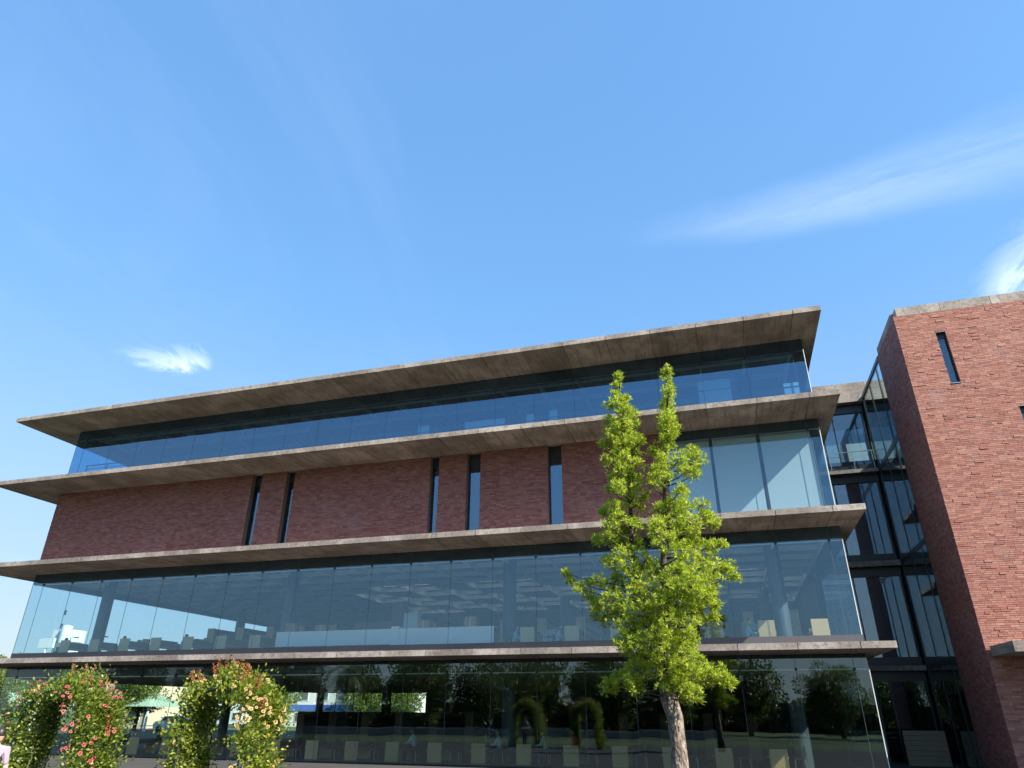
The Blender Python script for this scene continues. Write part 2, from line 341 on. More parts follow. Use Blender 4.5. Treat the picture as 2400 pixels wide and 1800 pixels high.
# edge lips of the slabs: thin drip line under the nose
def pane_mb(x0, x1, y, z0, z1):
    """a pane set a few millimetres out of true, as real panes are"""
    m_ = MB(); d = [random.uniform(-.004, .004) for _ in range(4)]
    m_.v = [(x0, y+d[0], z0), (x1, y+d[1], z0), (x1, y+d[1]+.016, z0), (x0, y+d[0]+.016, z0), (x0, y+d[2], z1), (x1, y+d[3], z1), (x1, y+d[3]+.016, z1), (x0, y+d[2]+.016, z1)]
    m_.f = [(3, 2, 1, 0), (4, 5, 6, 7), (0, 1, 5, 4), (1, 2, 6, 5), (2, 3, 7, 6), (3, 0, 4, 7)]; return m_
def curtain(name, z0, z1, zh, sill, glass, xl=GL, xr=GR, left=True, right=True, back=None, jm='joint'):
    """front, right and left glazing of one storey; zh underside of the dark header"""
    g = MB()
    g.box(xl, xr, YG+.035, YG+.30, zh, z1)                                   # header
    if left: g.box(xl+.035, xl+.25, YG+.30, YB, zh, z1)
    if right: g.box(xr-.25, xr-.035, YG+.30, 40.2, zh, z1)
    fr = g.build(name, M['frame'], lib)
    def pane(x0, x1, y0, y1, a, b): MB().box(x0, x1, y0, y1, a, b).build('pane', glass, fr)
    for x0, x1 in cells(xl, xr): pane_mb(x0+.007, x1-.007, YG, z0+sill, z1).build('pane', M['glass_clear'] if (name == 'ground_glazing' and x1 < -18) else glass, fr)
    for x0, x1 in cells(xl, xr)[1:]: MB().box(x0-.007, x0+.007, YG+.004, YG+.02, z0+sill, z1).build('seal', M[jm], fr)
    yy = [YG+.03+MOD*k for k in range(16)]
    if right:
        for y0, y1 in zip(yy[:-1], yy[1:]):
            if y1 < 41.: pane(xr-.02, xr, y0+.011, y1-.011, z0+sill, z1)
    if left:
        for y0, y1 in zip(yy[:-1], yy[1:]): MB().box(xl, xl+.02, y0+.011, y1-.011, z0+sill, z1).build('pane', M['glass_clear'] if name == 'ground_glazing' else glass, fr)
    if right: MB().box(xr-.018, xr+.012, YG-.012, YG+.028, z0+sill, zh+.02).build('corner_bead', M['bead'], fr)
    if left: MB().box(xl-.008, xl+.008, YG-.006, YG+.02, z0+sill, z1).build('corner_bead', M['joint'], fr)
    rl = MB(); rl.bar((xl+.1, YG+.06, zh-.02), (xr-.06, YG+.06, zh-.02), .035, .05)
    rl.build('head_rail', M['steel'] if name != 'second_floor' else M['frame'], fr)
    if sill > .2:
        MB().box(xl, xr, YG-.04, YG+.10, z0, z0+sill).build('sill', M['sill'], fr)
        if right: MB().box(xr-.10, xr-.003, YG+.10, 40.2, z0, z0+sill-.003).build('sill', M['sill'], fr)
        if left: MB().box(xl+.003, xl+.10, YG+.10, YB, z0, z0+sill-.003).build('sill', M['sill'], fr)
    for x0, x1 in cells(xl, xr)[1:]:                                         # patch fittings at the joints
        MB().box(x0-.05, x0+.05, YG-.02, YG+.05, zh-.055, zh+.03).build('glass_clamp', M['steel'] if jm == 'bead' else M['frame'], fr)
    return fr
cw1 = curtain('ground_glazing', .06, BZ[0], 3.62, 0., M['glass_low'], jm='joint')
cw2 = curtain('upper_glazing', FL[1], BZ[1], 8.50, .44, M['glass'])
cw3 = curtain('corner_glazing', FL[2], BZ[2], 13.42, .05, M['glass'], xl=-1.84, left=False)
cw4 = curtain('top_glazing', FL[3], BZ[3], 17.33, .05, M['glass_top'], xl=GL+.12)
# inner floors, ceilings, back walls
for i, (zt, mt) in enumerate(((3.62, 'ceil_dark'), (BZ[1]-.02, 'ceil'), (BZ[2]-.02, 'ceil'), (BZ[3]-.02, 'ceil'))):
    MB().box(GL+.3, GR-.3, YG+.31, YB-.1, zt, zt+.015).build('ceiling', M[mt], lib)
for i in range(4):
    z = FL[i]+.006 if i else .012
    MB().quad((GL+.11, YG+.11, z), (GR-.11, YG+.11, z), (GR-.11, YB, z), (GL+.11, YB, z)).build('floor_finish', M['floor'], lib)
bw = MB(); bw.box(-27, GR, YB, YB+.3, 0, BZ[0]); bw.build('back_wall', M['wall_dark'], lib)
for i in (1, 2, 3): MB().box(GL+.15, GR, YB, YB+.3, FL[i], BZ[i]).build('back_wall', M['wall_in'], lib)
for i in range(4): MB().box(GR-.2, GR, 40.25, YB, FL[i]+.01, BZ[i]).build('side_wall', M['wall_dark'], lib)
fb = MB()
for k in range(6): fb.box(GL+k*1.83, GL+k*1.83+.06, YB, YB+.06, .06, BZ[0])
bf = fb.build('rear_glazing', M['frame'], lib)
for k in range(5): MB().box(GL+.06+k*1.83, GL+(k+1)*1.83, YB+.02, YB+.035, .06, BZ[0]).build('pane', M['glass_clear'], bf)
# ceiling ribs (second floor and top floor) and lamps
rx = MB().box(-.05, .05, 0, 31.3, -.30, 0).mesh('ceiling_rib', M['rib']); ry = MB().box(-42.2/2, 42.2/2, -.05, .05, -.22, 0).mesh('ceiling_rib', M['rib'])
for zt in (BZ[1]-.021, BZ[3]-.021):
    for x in JX:
        if GL+.5 < x < GR-.5: link('ceiling_rib', rx, lib, (x, YG+.45, zt))
    for k in range(15): link('ceiling_rib', ry, lib, ((GL+GR)/2, YG+1.3+k*MOD, zt-.003))
lm = MB().box(-.62, .62, -.06, .06, -.03, 0).mesh('tube_light', M['lamp'])
for k in range(2, 9):
    for x in JX[::1]:
        if -24 < x < GR-1 and (int(round((x-G0)/MOD))+2*k) % 3 != 1 and k > 2: link('tube_light', lm, lib, (x+MOD/2, YG+1.3+k*MOD+1.04, BZ[1]-.03))
sl_ = MB().box(-42/2, 42/2, -.06, .06, -.10, 0).mesh('ceiling_slat', M['slat'])
for k in range(44): link('ceiling_slat', sl_, lib, ((GL+GR)/2, YG+.7+k*.7, 3.615))
# columns
for i in (0, 1, 3):
    for y in (33.2, 45.7, 58.2):
        for x in (2.3, -10.15, -22.6, -35.2):
            MB().lathe([(.33, FL[i]+.015), (.33, (3.60 if i == 0 else BZ[i]-.02))], (x, y, 0), 20).build('column', M['column'], lib, smooth=True)

# ------------------------------------------------------------------ bricks
def brick_field(parent, name, plane, u0, u1, z0, z1, holes=(), keep=None, depth=.10, seed=1, cl=.31, ch=.0785, mat='bricks'):
    """courses of long thin bricks in running bond on a vertical wall; plane = ('y', value) facing -y or ('x', value) facing -x; u runs along x or y.
    the bricks in keep(u,z)==True become objects, the rest one mesh"""
    rr = random.Random(seed); rest = MB(); single = []
    n = int((z1-z0)/ch); ch = (z1-z0)/n
    ax, pv = plane
    for r_ in range(n):
        za, zb = z0+r_*ch+.005, z0+(r_+1)*ch-.005
        u = u0-rr.choice((0, .5, .25, .75))*cl-(r_ % 2)*cl*.5
        while u < u1:
            L = cl*rr.choice((1, 1, 1, .75, .5)); a, b = max(u, u0)+.004, min(u+L, u1)-.004; u += L
            segs = [(a, b)]
            for hx0, hx1, hz0, hz1 in holes:
                if zb > hz0 and za < hz1:
                    ns = []
                    for s0, s1 in segs:
                        if s1 <= hx0 or s0 >= hx1: ns.append((s0, s1)); continue
                        if s0 < hx0: ns.append((s0, hx0))
                        if s1 > hx1: ns.append((hx1, s1))
                    segs = ns
            for a_, b__ in segs:
                if b__-a_ < .03: continue
                q = rr.random(); out = rr.uniform(0, .004)+(rr.uniform(.008, .018) if q < .07 else 0)+(rr.uniform(.002, .006) if .07 < q < .3 else 0)
                tz = rr.uniform(-.003, .003)
                if keep and keep((a_+b__)/2, (za+zb)/2): single.append((a_, b__, za+tz, zb+tz, out)); continue
                if ax == 'y': rest.box(a_, b__, pv-out, pv+.05, za+tz, zb+tz)
                else: rest.box(pv-out, pv+.05, a_, b__, za+tz, zb+tz)
    if single:
        single.sort(key=lambda s: -(s[1]-s[0])); unit = {}
        for a_, b__, za, zb, out in single[299:]: rest.box(a_, b__, pv-out, pv+.05, za, zb)
        single = single[:299]
        for a_, b__, za, zb, out in single:
            L = round(b__-a_, 2)
            if L not in unit: unit[L] = MB().box(-L/2, L/2, -.06, .05, -.034, .034).mesh('brick', M['brick1'])
            link('brick', unit[L], parent, ((a_+b__)/2, pv-out+.06, (za+zb)/2))
    tag(rest.build('brickwork', M[mat], parent), kind='stuff')
# third floor brick wall, cut by full-height slots
ZW0, ZW1 = FL[2], BZ[2]
slots = [(-24.26, -23.66), (-22.07, -21.57), (-13.58, -13.13), (-11.6, -10.89), (-7.43, -6.74)]
xs = [GL-.05]+[v for s in slots for v in s]+[-1.84]
for k in range(0, len(xs), 2):
    a, b_ = xs[k], xs[k+1]
    wl = MB().box(a+.004, b_-.004, YG+.012, YG+.34, ZW0, ZW1).build('brick_wall', M['mortar'], lib)
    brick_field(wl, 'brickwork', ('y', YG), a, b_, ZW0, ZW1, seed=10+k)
for a, b_ in slots:
    wd = MB(); wd.box(a, a+.045, YG+.28, YG+.34, ZW0, ZW1).box(b_-.045, b_, YG+.28, YG+.34, ZW0, ZW1).box(a+.045, b_-.045, YG+.28, YG+.34, 13.30, ZW1).box(a+.045, b_-.045, YG+.28, YG+.34, ZW0, ZW0+.25)
    wf = wd.build('slot_window', M['frame'], lib)
    MB().box(a+.045, b_-.045, YG+.30, YG+.32, ZW0+.25, 13.30).build('pane', M['glass_top'], wf)
wl = MB().box(GL-.038, GL+.3, YG+.345, YB, ZW0, ZW1).build('brick_wall', M['mortar'], lib)
brick_field(wl, 'brickwork', ('x', GL-.05), YG+.05, YB, ZW0, ZW1, seed=40)
MB().box(GL+.31, -1.9, YG+1.2, YG+1.3, ZW0+.01, ZW1-.03).build('partition', M['wall_dark'], lib)
MB().box(-1.95, -1.845, YG+.36, YG+6, ZW0+.01, ZW1-.03).build('partition', M['wall_in'], lib)
# roller blinds of the corner room
for x0, x1 in ((-1.80, .17), (.31, 2.24), (2.40, 4.50)):
    MB().box(x0, x1, YG+.22, YG+.228, ZW0+.06, 13.50).build('roller_blind', M['blind'], lib)
for y0, y1 in ((YG+.5, YG+2.4), (YG+2.5, YG+4.4)):
    MB().box(GR-.32, GR-.312, y0, y1, ZW0+.06, 13.50).build('roller_blind', M['blind'], lib)

# ------------------------------------------------------------------ brick tower on the right
XT = 8.93; TZ = 18.43; XE = 22.
tow = empty('brick_tower', (13, YG, 0), label='tall red brick tower with narrow slot windows, right of the library', cat='building')
hol = [(10.42, 10.80, 14.86, 17.35), (12.57, 12.95, 10.9, 13.51)]
core = MB()
segs = [(XT, 10.42), (10.80, 12.57), (12.95, XE)]
for a, b_ in segs: core.box(a+.012, b_-.012, YG+.012, YG+.5, 0, TZ)
core.box(10.408, 10.812, YG+.012, YG+.5, 0, 14.86).box(10.408, 10.812, YG+.012, YG+.5, 17.35, TZ).box(12.558, 12.962, YG+.012, YG+.5, 0, 10.9).box(12.558, 12.962, YG+.012, YG+.5, 13.51, TZ)
core.box(XT+.012, XE, YG+.5, 34.5, 0, TZ)
core.box(13., XE, 34.5, 52, 0, TZ)
tw = core.build('brick_wall', M['mortar'], tow)
def near_cam(u, z):                       # the courses that show largest in the photograph
    return 9.0 < u < 11.3 and 4.45 < z < 8.4
brick_field(tw, 'brickwork', ('y', YG), XT, 17., 0, TZ, hol, near_cam, seed=77, mat='bricks_sunlit')
sw = MB().box(XT+.012, XT+.3, YG+.06, 34.5, 0, TZ-.002)
ws = sw.build('brick_wall', M['mortar'], tow)
brick_field(ws, 'brickwork', ('x', XT), YG+.0, 34.5, 0, TZ, seed=78, mat='bricks')  # shaded side of the tower takes the copy with shade in its colour
for a, b_, z0, z1 in hol:
    f = MB().box(a, a+.03, YG+.16, YG+.22, z0, z1).box(b_-.03, b_, YG+.16, YG+.22, z0, z1).box(a+.03, b_-.03, YG+.16, YG+.22, z1-.25, z1).box(a+.03, b_-.03, YG+.16, YG+.22, z0, z0+.03)
    wf = f.build('slot_window', M['frame'], tow)
    MB().box(a+.03, b_-.03, YG+.18, YG+.20, z0+.03, z1-.25).build('pane', M['glass'], wf)
    MB().box(a-.01, b_+.02, YG-.03, YG+.14, z0-.03, z0).build('sill', M['steel'], wf)
    MB().box(a-.01, b_+.02, YG-.02, YG+.12, z1, z1+.025).build('lintel', M['steel'], wf)
px_ = [XT+.17, 10.9, 12.9, 14.98, 17.06, 19.1, XE]
for a, b_ in zip(px_[:-1], px_[1:]): MB().box(a+.008, b_-.008, YG+.04, YG+.5, TZ+.02, 18.87).build('coping', M['concrete'], tow)
for k in range(2): MB().box(XT+.05, XT+.5, YG+.51+k*1.75, YG+2.25+k*1.75, TZ+.02, 18.85).build('coping', M['concrete'], tow)
can = MB().box(9.07, XE, YS+.012, YG-.05, 3.99, 4.29).build('canopy', M['concrete'], tow)
for a, b_ in ((9.05, 11.1), (11.1, 13.18), (13.18, 15.26)): MB().box(a+.008, b_-.008, YS, YG-.06, 3.97, 4.31).build('slab_panel', M['concrete'], can)
# glazed screen behind the tower's brick side
gs = MB(); ym = [34.52, 35.4, 37.45, 39.45, 41.6, 43.7, 45.8]
for y in ym: gs.box(XT, XT+.09, y, y+.055, 0, 18.25)
for z in (4.1, 9.1, 14.1): gs.box(XT+.004, XT+.08, 34.575, 45.8, z-.12, z+.12)
gs.box(XT-.02, XT+.12, 34.5, 39.62, 18.25, 18.45)
gf = gs.build('glazed_screen', M['frame'], tow)
for y0, y1 in zip(ym[:-1], ym[1:]):
    for z0, z1 in ((.1, 3.98), (4.22, 8.98), (9.22, 13.98), (14.22, 18.25)): MB().box(XT+.02, XT+.04, y0+.055, y1, z0, z1).build('pane', M['glass_low'], gf)

# ------------------------------------------------------------------ link between library and tower
lk = empty('glazed_link', (7, 39.6, 0), label='recessed glass link with concrete roof edge between library and brick tower', cat='building')
for k, (a, b_) in enumerate(((4.97, 7.1), (7.1, 9.2), (9.2, 11.3), (11.3, 12.98))):
    MB().box(a+.006, b_-.006, 39.6, 40.4, 18.2, 19.38).build('roof_edge', M['concrete'], lk)
MB().box(4.97, 12.97, 40.4, 47, 18.5, 18.9).build('roof', M['concrete'], lk)
for z0, z1 in ((14.0, 14.2), (8.95, 9.22), (3.96, 4.18)):
    MB().box(4.97, 8.9, 39.6, 46.9, z0, z1).build('deck', M['concrete'], lk)
for z0, z1 in ((17.69, 18.2), (13.55, 14.0), (8.5, 8.95), (3.5, 3.96)):
    MB().box(4.97, 8.9, 40.05, 40.35, z0, z1-.004).build('header', M['frame'], lk)
for z0, z1 in ((14.2, 14.6), (9.22, 9.65), (4.18, 4.6)): MB().box(4.97, 8.9, 40.1, 40.32, z0+.004, z1).build('base_panel', M['frame'], lk)
lf = MB()
for x in (4.97, 6.55, 7.2, 8.82):
    for z0, z1 in ((0, 3.5), (4.6, 8.5), (9.65, 13.55), (14.6, 17.69)): lf.box(x, x+.06, 40.12, 40.2, z0, z1)
lfo = lf.build('link_frame', M['frame'], lk)
for x0, x1 in ((5.03, 6.55), (6.61, 7.2), (7.26, 8.82)):
    for i, (z0, z1) in enumerate(((0, 3.5), (4.6, 8.5), (9.65, 13.55), (14.6, 17.69))):
        if i in (1, 2) and x0 > 7.2: MB().box(x0, x1, 40.6, 40.7, z0, z1).build('infill_panel', M['wall_dark'], lfo)
        MB().box(x0, x1, 40.15, 40.17, z0, z1).build('pane', M['glass_link'], lfo)
MB().box(6.2, 8.8, 40.7, 40.72, 15.0, 16.9).build('curtain', M['blind'], lk)
M['tan'] = plain('tan_block', (.30, .24, .16), .9, .2, 5)
for j in range(7): MB().box(6.95, 8.65, 38., 38.2, j*.2, j*.2+.19).build('garden_wall_course', M['tan'], lk)
MB().box(4.97, 12.98, 47, 47.2, 0, 18.5).build('back_wall', M['wall_dark'], lk)
rl = MB(); rl.bar((4.97, 39.75, 15.25), (8.88, 39.75, 15.25), .04)
for x in (5.4, 6.6, 7.8, 8.8): rl.bar((x, 39.75, 14.2), (x, 39.75, 15.23), .03)
rl.build('handrail', M['steel'], lk)

# ------------------------------------------------------------------ furniture seen through the glass
ORD = ['first', 'second', 'third', 'fourth', 'fifth', 'sixth', 'seventh', 'eighth', 'ninth', 'tenth', 'eleventh', 'twelfth', 'thirteenth', 'fourteenth', 'fifteenth', 'sixteenth', 'seventeenth', 'eighteenth', 'nineteenth', 'twentieth', 'twenty-first']
def make_desk():
    t = empty('reading_desk')
    MB().box(-.33, .33, -.02, .02, 0, 1.18).build('end_panel', M['wood'], t, world=False)
    MB().box(-.33, .33, 1.28, 1.32, 0, .95).build('end_panel', M['wood'], t, world=False)
    MB().box(-.42, .36, .02, 1.28, .70, .735).build('desk_top', M['wood'], t, world=False)
    MB().box(.29, .33, .02, 1.28, .735, 1.05).build('divider', M['wood_d'], t, world=False)
    MB().box(-.30, -.08, .25, .55, .736, .75).build('paper', M['white'], t, world=False)
    MB().box(-.05, .18, .70, 1.0, .736, .80).build('book_pile', M['books'], t, world=False)
    return t
def make_chair():
    t = empty('chair')
    MB().box(-.21, .21, -.21, .21, .42, .47).build('seat', M['black'], t, world=False)
    MB().box(-.23, -.19, -.21, .21, .52, .88).build('backrest', M['black'], t, world=False)
    for sx in (-1, 1):
        for sy in (-1, 1): MB().tube([(sx*.18, sy*.18, .43), (sx*.22, sy*.21, 0)], .014, 6).build('leg', M['steel'], t, world=False)
    MB().box(-.225, -.195, -.20, -.17, .45, .85).build('back_post', M['steel'], t, world=False)
    return t
def make_lamp():
    t = empty('desk_lamp')
    MB().tube([(0, 0, 0), (0, 0, .62), (.06, 0, .66), (.42, 0, .64)], .018, 6).build('stem', M['black'], t, world=False)
    MB().box(.2, .46, -.035, .035, .60, .645).build('lamp_head', M['black'], t, world=False)
    MB().lathe([(0, .02), (.08, .02), (.08, 0), (0, 0)], (0, 0, 0), 10).build('base', M['black'], t, world=False)
    return t
def make_case(L=5.0, H=2.15, em='wood'):
    t = empty('bookcase'); e = MB().box(-.24, .24, -.02, .02, 0, H).mesh('end_panel', M[em])
    link('end_panel', e, t, (0, 0, 0), world=False); link('end_panel', e, t, (0, L, 0), world=False)
    MB().box(-.22, .22, .02, L-.02, H-.06, H-.02).build('top', M['wood_d'], t, world=False)
    MB().box(-.01, .01, .02, L-.02, .05, H-.07).build('spine', M['wood_d'], t, world=False)
    sh = MB().box(-.22, .22, .021, L-.021, 0, .025).mesh('shelf', M['wood_d']); bk = MB().box(-.19, .19, .06, L-.06, 0, .27).mesh('book_row', M['books'])
    for k in range(5):
        link('shelf', sh, t, (0, 0, .06+k*.40), world=False); link('book_row', bk, t, (0, 0, .087+k*.40), world=False)
    return t
desk0 = make_desk(); chair0 = make_chair(); lamp0 = make_lamp(); case0 = make_case(); case1 = make_case(5., 2.0, 'wood_d'); used = set()
def put(proto, loc, rz, label, cat, group):
    o = proto if proto.name not in used else copy_tree(proto)
    used.add(proto.name); o.location = loc; o.rotation_euler.z = rz; tag(o, label, cat, group); return o
Z1, Z2 = .02, FL[1]+.02
k1 = 0; seats = {}
for k in range(20):                                     # second floor, one desk per glass module
    x = G0+MOD*(k-18)+1.3
    if x > 4.3 or x < GL+1: continue
    if -22.2 < x < -10.4: continue
    k1 += 1
    d = put(desk0, (x, 31.75, Z2), 0, 'beech-ended reading desk behind second floor glass, %s from the left end' % ORD[k1-1], 'desk', 'second floor reading desks')
    put(chair0, (x-.78, 32.35, Z2), 0, 'black chair drawn up to the %s second floor desk from the left' % ORD[k1-1], 'chair', 'second floor chairs')
    seats[k1] = x
    if k1 in (1, 2): put(lamp0, (x-.2, 32.2, Z2+.735), .3, 'black angled lamp on the %s second floor desk from the left' % ORD[k1-1], 'lamp', 'desk lamps')
kc = 0
for k in range(19):
    x = G0+MOD*(k-17)+.75
    if x > 4 or x < -31: continue
    kc += 1
    put(case0, (x, 36.6, Z2), 0, 'tall wooden bookcase on the second floor, %s from the left' % ORD[kc-1], 'bookcase', 'second floor bookcases')
k2 = 0; seats1 = {}
for k in range(21):
    x = G0+MOD*(k-18)+1.05
    if x > 1.5 or x < -34: continue
    k2 += 1
    dk = put(desk0, (x, 32.0, Z1), 0, 'beech-ended desk inside the ground floor glass, %s from the left' % ORD[k2-1], 'desk', 'ground floor desks'); dk.scale.z = .66
    put(chair0, (x+.8, 32.6, Z1), math.pi, 'black chair beside the %s ground floor desk from the left' % ORD[k2-1], 'chair', 'ground floor chairs')
    seats1[k2] = x
kc = 0
for k in range(14):
    x = G0+MOD*(k-12)+.3
    if x > 1: continue
    kc += 1
    put(case1, (x, 38.5, Z1), 0, 'dark bookcase deep in the ground floor, %s from the left' % ORD[kc-1], 'bookcase', 'ground floor bookcases')
for k, (u, v) in enumerate(((1315, 1588), (1737, 1590))):
    q = at(u, v, YG+.03); tag(MB().box(q.x-.07, q.x+.07, YG+.024, YG+.05, q.z-.1, q.z+.1).build('sensor_box', M['white']), ['small white sensor box high on the ground floor glass left of the trunk', 'small white sensor box high on the ground floor glass right of the trunk'][k], 'sensor')
# long pale counter on the second floor
ct = empty('counter', (-16.2, 31.6, Z2), label='long pale counter with dark open shelf behind second floor glass', cat='counter')
MB().box(-22, -15.6, 31.5, 31.54, Z2+.55, Z2+1.25).build('front_panel', M['white'], ct)
MB().box(-15.2, -10.4, 31.5, 31.54, Z2+.35, Z2+1.25).build('front_panel', M['white'], ct)
MB().box(-15.6, -15.2, 31.46, 32.2, Z2, Z2+1.35).build('end_block', M['white'], ct)
MB().box(-22, -10.4, 31.55, 32.15, Z2+1.2, Z2+1.24).build('top', M['white'], ct)
MB().box(-22, -15.61, 31.56, 32.1, Z2+.02, Z2+.5).build('shelf', M['books'], ct)
MB().box(-15.19, -10.4, 31.56, 32.1, Z2+.02, Z2+.33).build('shelf', M['books'], ct)
st = empty('display_stand', (-17.2, 34.2, Z2), label='stepped wooden display stand behind the pale counter', cat='stand')
MB().box(-19, -16.9, 34, 34.5, Z2, Z2+1.9).build('low_box', M['wood_d'], st); MB().box(-16.89, -16.2, 34, 34.5, Z2, Z2+2.9).build('high_box', M['wood_d'], st)
MB().box(-16.19, -15.4, 34.02, 34.5, Z2, Z2+2.3).build('pale_box', M['white'], st)
M['carton'] = plain('brown_carton', (.33, .20, .10), .8, .15, 5)
for k, (x, y, h_, lab) in enumerate(((-21.3, 31.75, .42, 'brown carton at the left end of the pale counter'), (-19.6, 31.8, .30, 'low brown carton standing on the pale counter, second from left'), (-14.0, 31.8, .36, 'brown carton on the pale counter right of its white end block'), (-11.6, 31.75, .46, 'taller brown carton near the right end of the pale counter'))):
    c_ = empty('carton', (x, y, Z2+1.25), label=lab, cat='box', group='cartons on the counter')
    MB().box(x-.28, x+.28, y-.18, y+.2, Z2+1.25, Z2+1.25+h_).build('box', M['carton'], c_); MB().box(x-.03, x+.03, y-.183, y+.203, Z2+1.253, Z2+1.253+h_).build('tape', M['wood'], c_)
def make_trolley():
    t = empty('book_trolley')
    for z in (.25, .65, 1.05): MB().box(-.45, .45, -.2, .2, z, z+.03).build('shelf', M['wood'], t, world=False); MB().box(-.40, .40, -.16, .16, z+.032, z+.29).build('book_row', M['books2'], t, world=False)
    for x in (-.46, .46): MB().box(x-.02, x+.02, -.21, .21, .12, 1.4).build('end_frame', M['wood'], t, world=False)
    for x in (-.4, .4):
        for y in (-.15, .15): MB().lathe([(0, 0), (.06, 0), (.06, .10), (0, .10)], (x, y, .01), 10).build('wheel', M['black'], t, world=False)
    return t
m_b, n_b = new_mat('book_spines_across'); v_b = n_b.add('TexVoronoi', {'Vector': n_b.add('Mapping', {'Vector': n_b.add('TexCoord').outputs['Object'], 'Scale': (24, .01, .9)}), 'Scale': 1.}, feature='F1').outputs['Color']
finish(n_b, principled(n_b, Base_Color=n_b.mix(.5, v_b, (.30, .24, .20)), Roughness=.7)); M['books2'] = m_b
tr0 = make_trolley()
for k, (x, y) in enumerate(((-33.2, 34.6), (-29.3, 34.9), (-25.1, 34.4), (-8.6, 34.6), (-4.2, 34.8), (1.1, 34.5))):
    put(tr0, (x, y, Z2), .2*k-.5, 'wooden book trolley full of books on the second floor, %s from the left' % ORD[k], 'trolley', 'book trolleys')
# top floor furniture
Z4 = FL[3]+.02
YT = 30.95
for i, (x, w_, h_) in enumerate(((-14.35, .65, 1.75), (-8.4, .42, 1.72), (-7.2, .42, 1.80), (.75, 1.50, 2.42), (-10.9, 2.2, 1.68))):
    p = empty('notice_board', (x, YT, Z4), label=['small white board on the top floor above the brick wall', 'slim white board on the top floor, left of a pair', 'slim white board on the top floor, right of a pair', 'large pale screen panel on the top floor near the right corner', 'wide pale low screen on the top floor left of the slim pair'][i], cat='board', group='top floor boards')
    MB().box(x-w_/2, x+w_/2, YT, YT+.04, Z4+.25, Z4+h_).build('board', M['white'], p)
    MB().box(x-w_/2-.02, x+w_/2+.02, YT-.01, YT+.05, Z4+h_*.78, Z4+h_*.78+.03).build('rail', M['frame'], p)
    for k in (-1, 1): MB().box(x+k*w_*.45-.02, x+k*w_*.45+.02, YT+.045, YT+.08, Z4, Z4+h_-.01).build('leg', M['steel'], p)
ex = at(566, 1016, 32.); es = empty('exit_sign', (ex.x, 32, ex.z), label='small white and green exit sign hanging on the top floor, left', cat='sign')
M['exit_green'] = plain('exit_green', (.03, .30, .13), .5, .05, 3)
MB().box(ex.x-.14, ex.x+.14, 32, 32.05, ex.z-.14, ex.z+.14).build('sign_box', M['white'], es); MB().box(ex.x-.11, ex.x+.02, 31.985, 31.998, ex.z-.11, ex.z+.11).build('sign_face', M['exit_green'], es)
MB().bar((ex.x, 32.03, ex.z+.14), (ex.x, 32.03, BZ[3]-.03), .02).build('hanger', M['steel'], es)
p = empty('lounge_chair', (4.2, 31.2, Z4), label='pale high-backed stool on the top floor at the right glass corner', cat='chair')
MB().box(3.8, 4.5, 30.9, 31.5, Z4+.70, Z4+.78).build('seat', M['white'], p); MB().box(3.82, 4.48, 30.8, 30.87, Z4+.80, Z4+1.75).build('backrest', M['white'], p); MB().box(3.80, 4.50, 30.78, 30.89, Z4+1.52, Z4+1.56).build('top_rail', M['frame'], p)
for x in (3.86, 4.44):
    for y in (30.94, 31.46): MB().box(x-.02, x+.02, y-.02, y+.02, Z4, Z4+.70).build('leg', M['steel'], p)
hr = empty('railing', (-36.5, 32.3, Z4), label='thin steel railing inside the left top floor corner', cat='railing')
r_ = MB().bar((-37.2, 30.95, Z4+1.62), (-30.5, 30.95, Z4+1.62), .05); r_.build('handrail', M['frame'], hr)
MB().bar((-37.2, 30.95, Z4+1.40), (-30.5, 30.95, Z4+1.40), .03).build('mid_rail', M['frame'], hr)
for k in range(5): MB().bar((-37.1+k*1.6, 30.95, Z4), (-37.1+k*1.6, 30.95, Z4+1.60), .04).build('post', M['frame'], hr)

# ------------------------------------------------------------------ people
def body(name, joints, edges, mat, parent, root):
    me = bpy.data.meshes.new(name); idx = {k: i for i, k in enumerate(joints)}
    me.from_pydata([joints[k][0] for k in joints], [(idx[a], idx[b]) for a, b in edges], []); me.materials.append(mat)
    o = link(name, me, parent, world=False); o.modifiers.new('skin', 'SKIN')
    sv = me.skin_vertices[0].data
    for k, i in idx.items():
        r_ = joints[k][1]; sv[i].radius = r_ if isinstance(r_, tuple) else (r_, r_); sv[i].use_root = (k == root)
    s = o.modifiers.new('sub', 'SUBSURF'); s.levels = s.render_levels = 1
    return o
def head(parent, c, hair, cap=None):
    h = MB().lathe([(.0, -.125), (.045, -.115), (.07, -.075), (.082, -.01), (.084, .045), (.068, .10), (.035, .125), (0, .13)], (c[0], c[1], c[2]), 14)
    ho = h.build('head', M['skin'], parent, True, world=False)
    MB().lathe([(.087, .0), (.094, .05), (.078, .108), (.04, .138), (0, .143)], (c[0]-.012, c[1], c[2]), 14).build('hair', hair, ho, True, world=False)
    MB().lathe([(0, -.02), (.016, -.018), (.012, .02), (0, .03)], (c[0]+.088, c[1], c[2]-.01), 6).build('nose', M['skin'], ho, True, world=False)
def hands(parent, pts):
    for (x, y, z) in pts:
        m_ = MB().box(x-.04, x+.05, y-.035, y+.035, z-.014, z+.014)
        for f in range(4): m_.tube([(x+.045, y-.028+f*.019, z), (x+.09, y-.028+f*.019, z-.006), (x+.115-abs(f-1.4)*.008, y-.028+f*.019, z-.02)], .0085, 5)
        m_.tube([(x-.01, y+.035, z), (x+.03, y+.065, z-.006), (x+.055, y+.06, z-.012)], .0095, 5); m_.build('hand', M['skin'], parent, True, world=False)
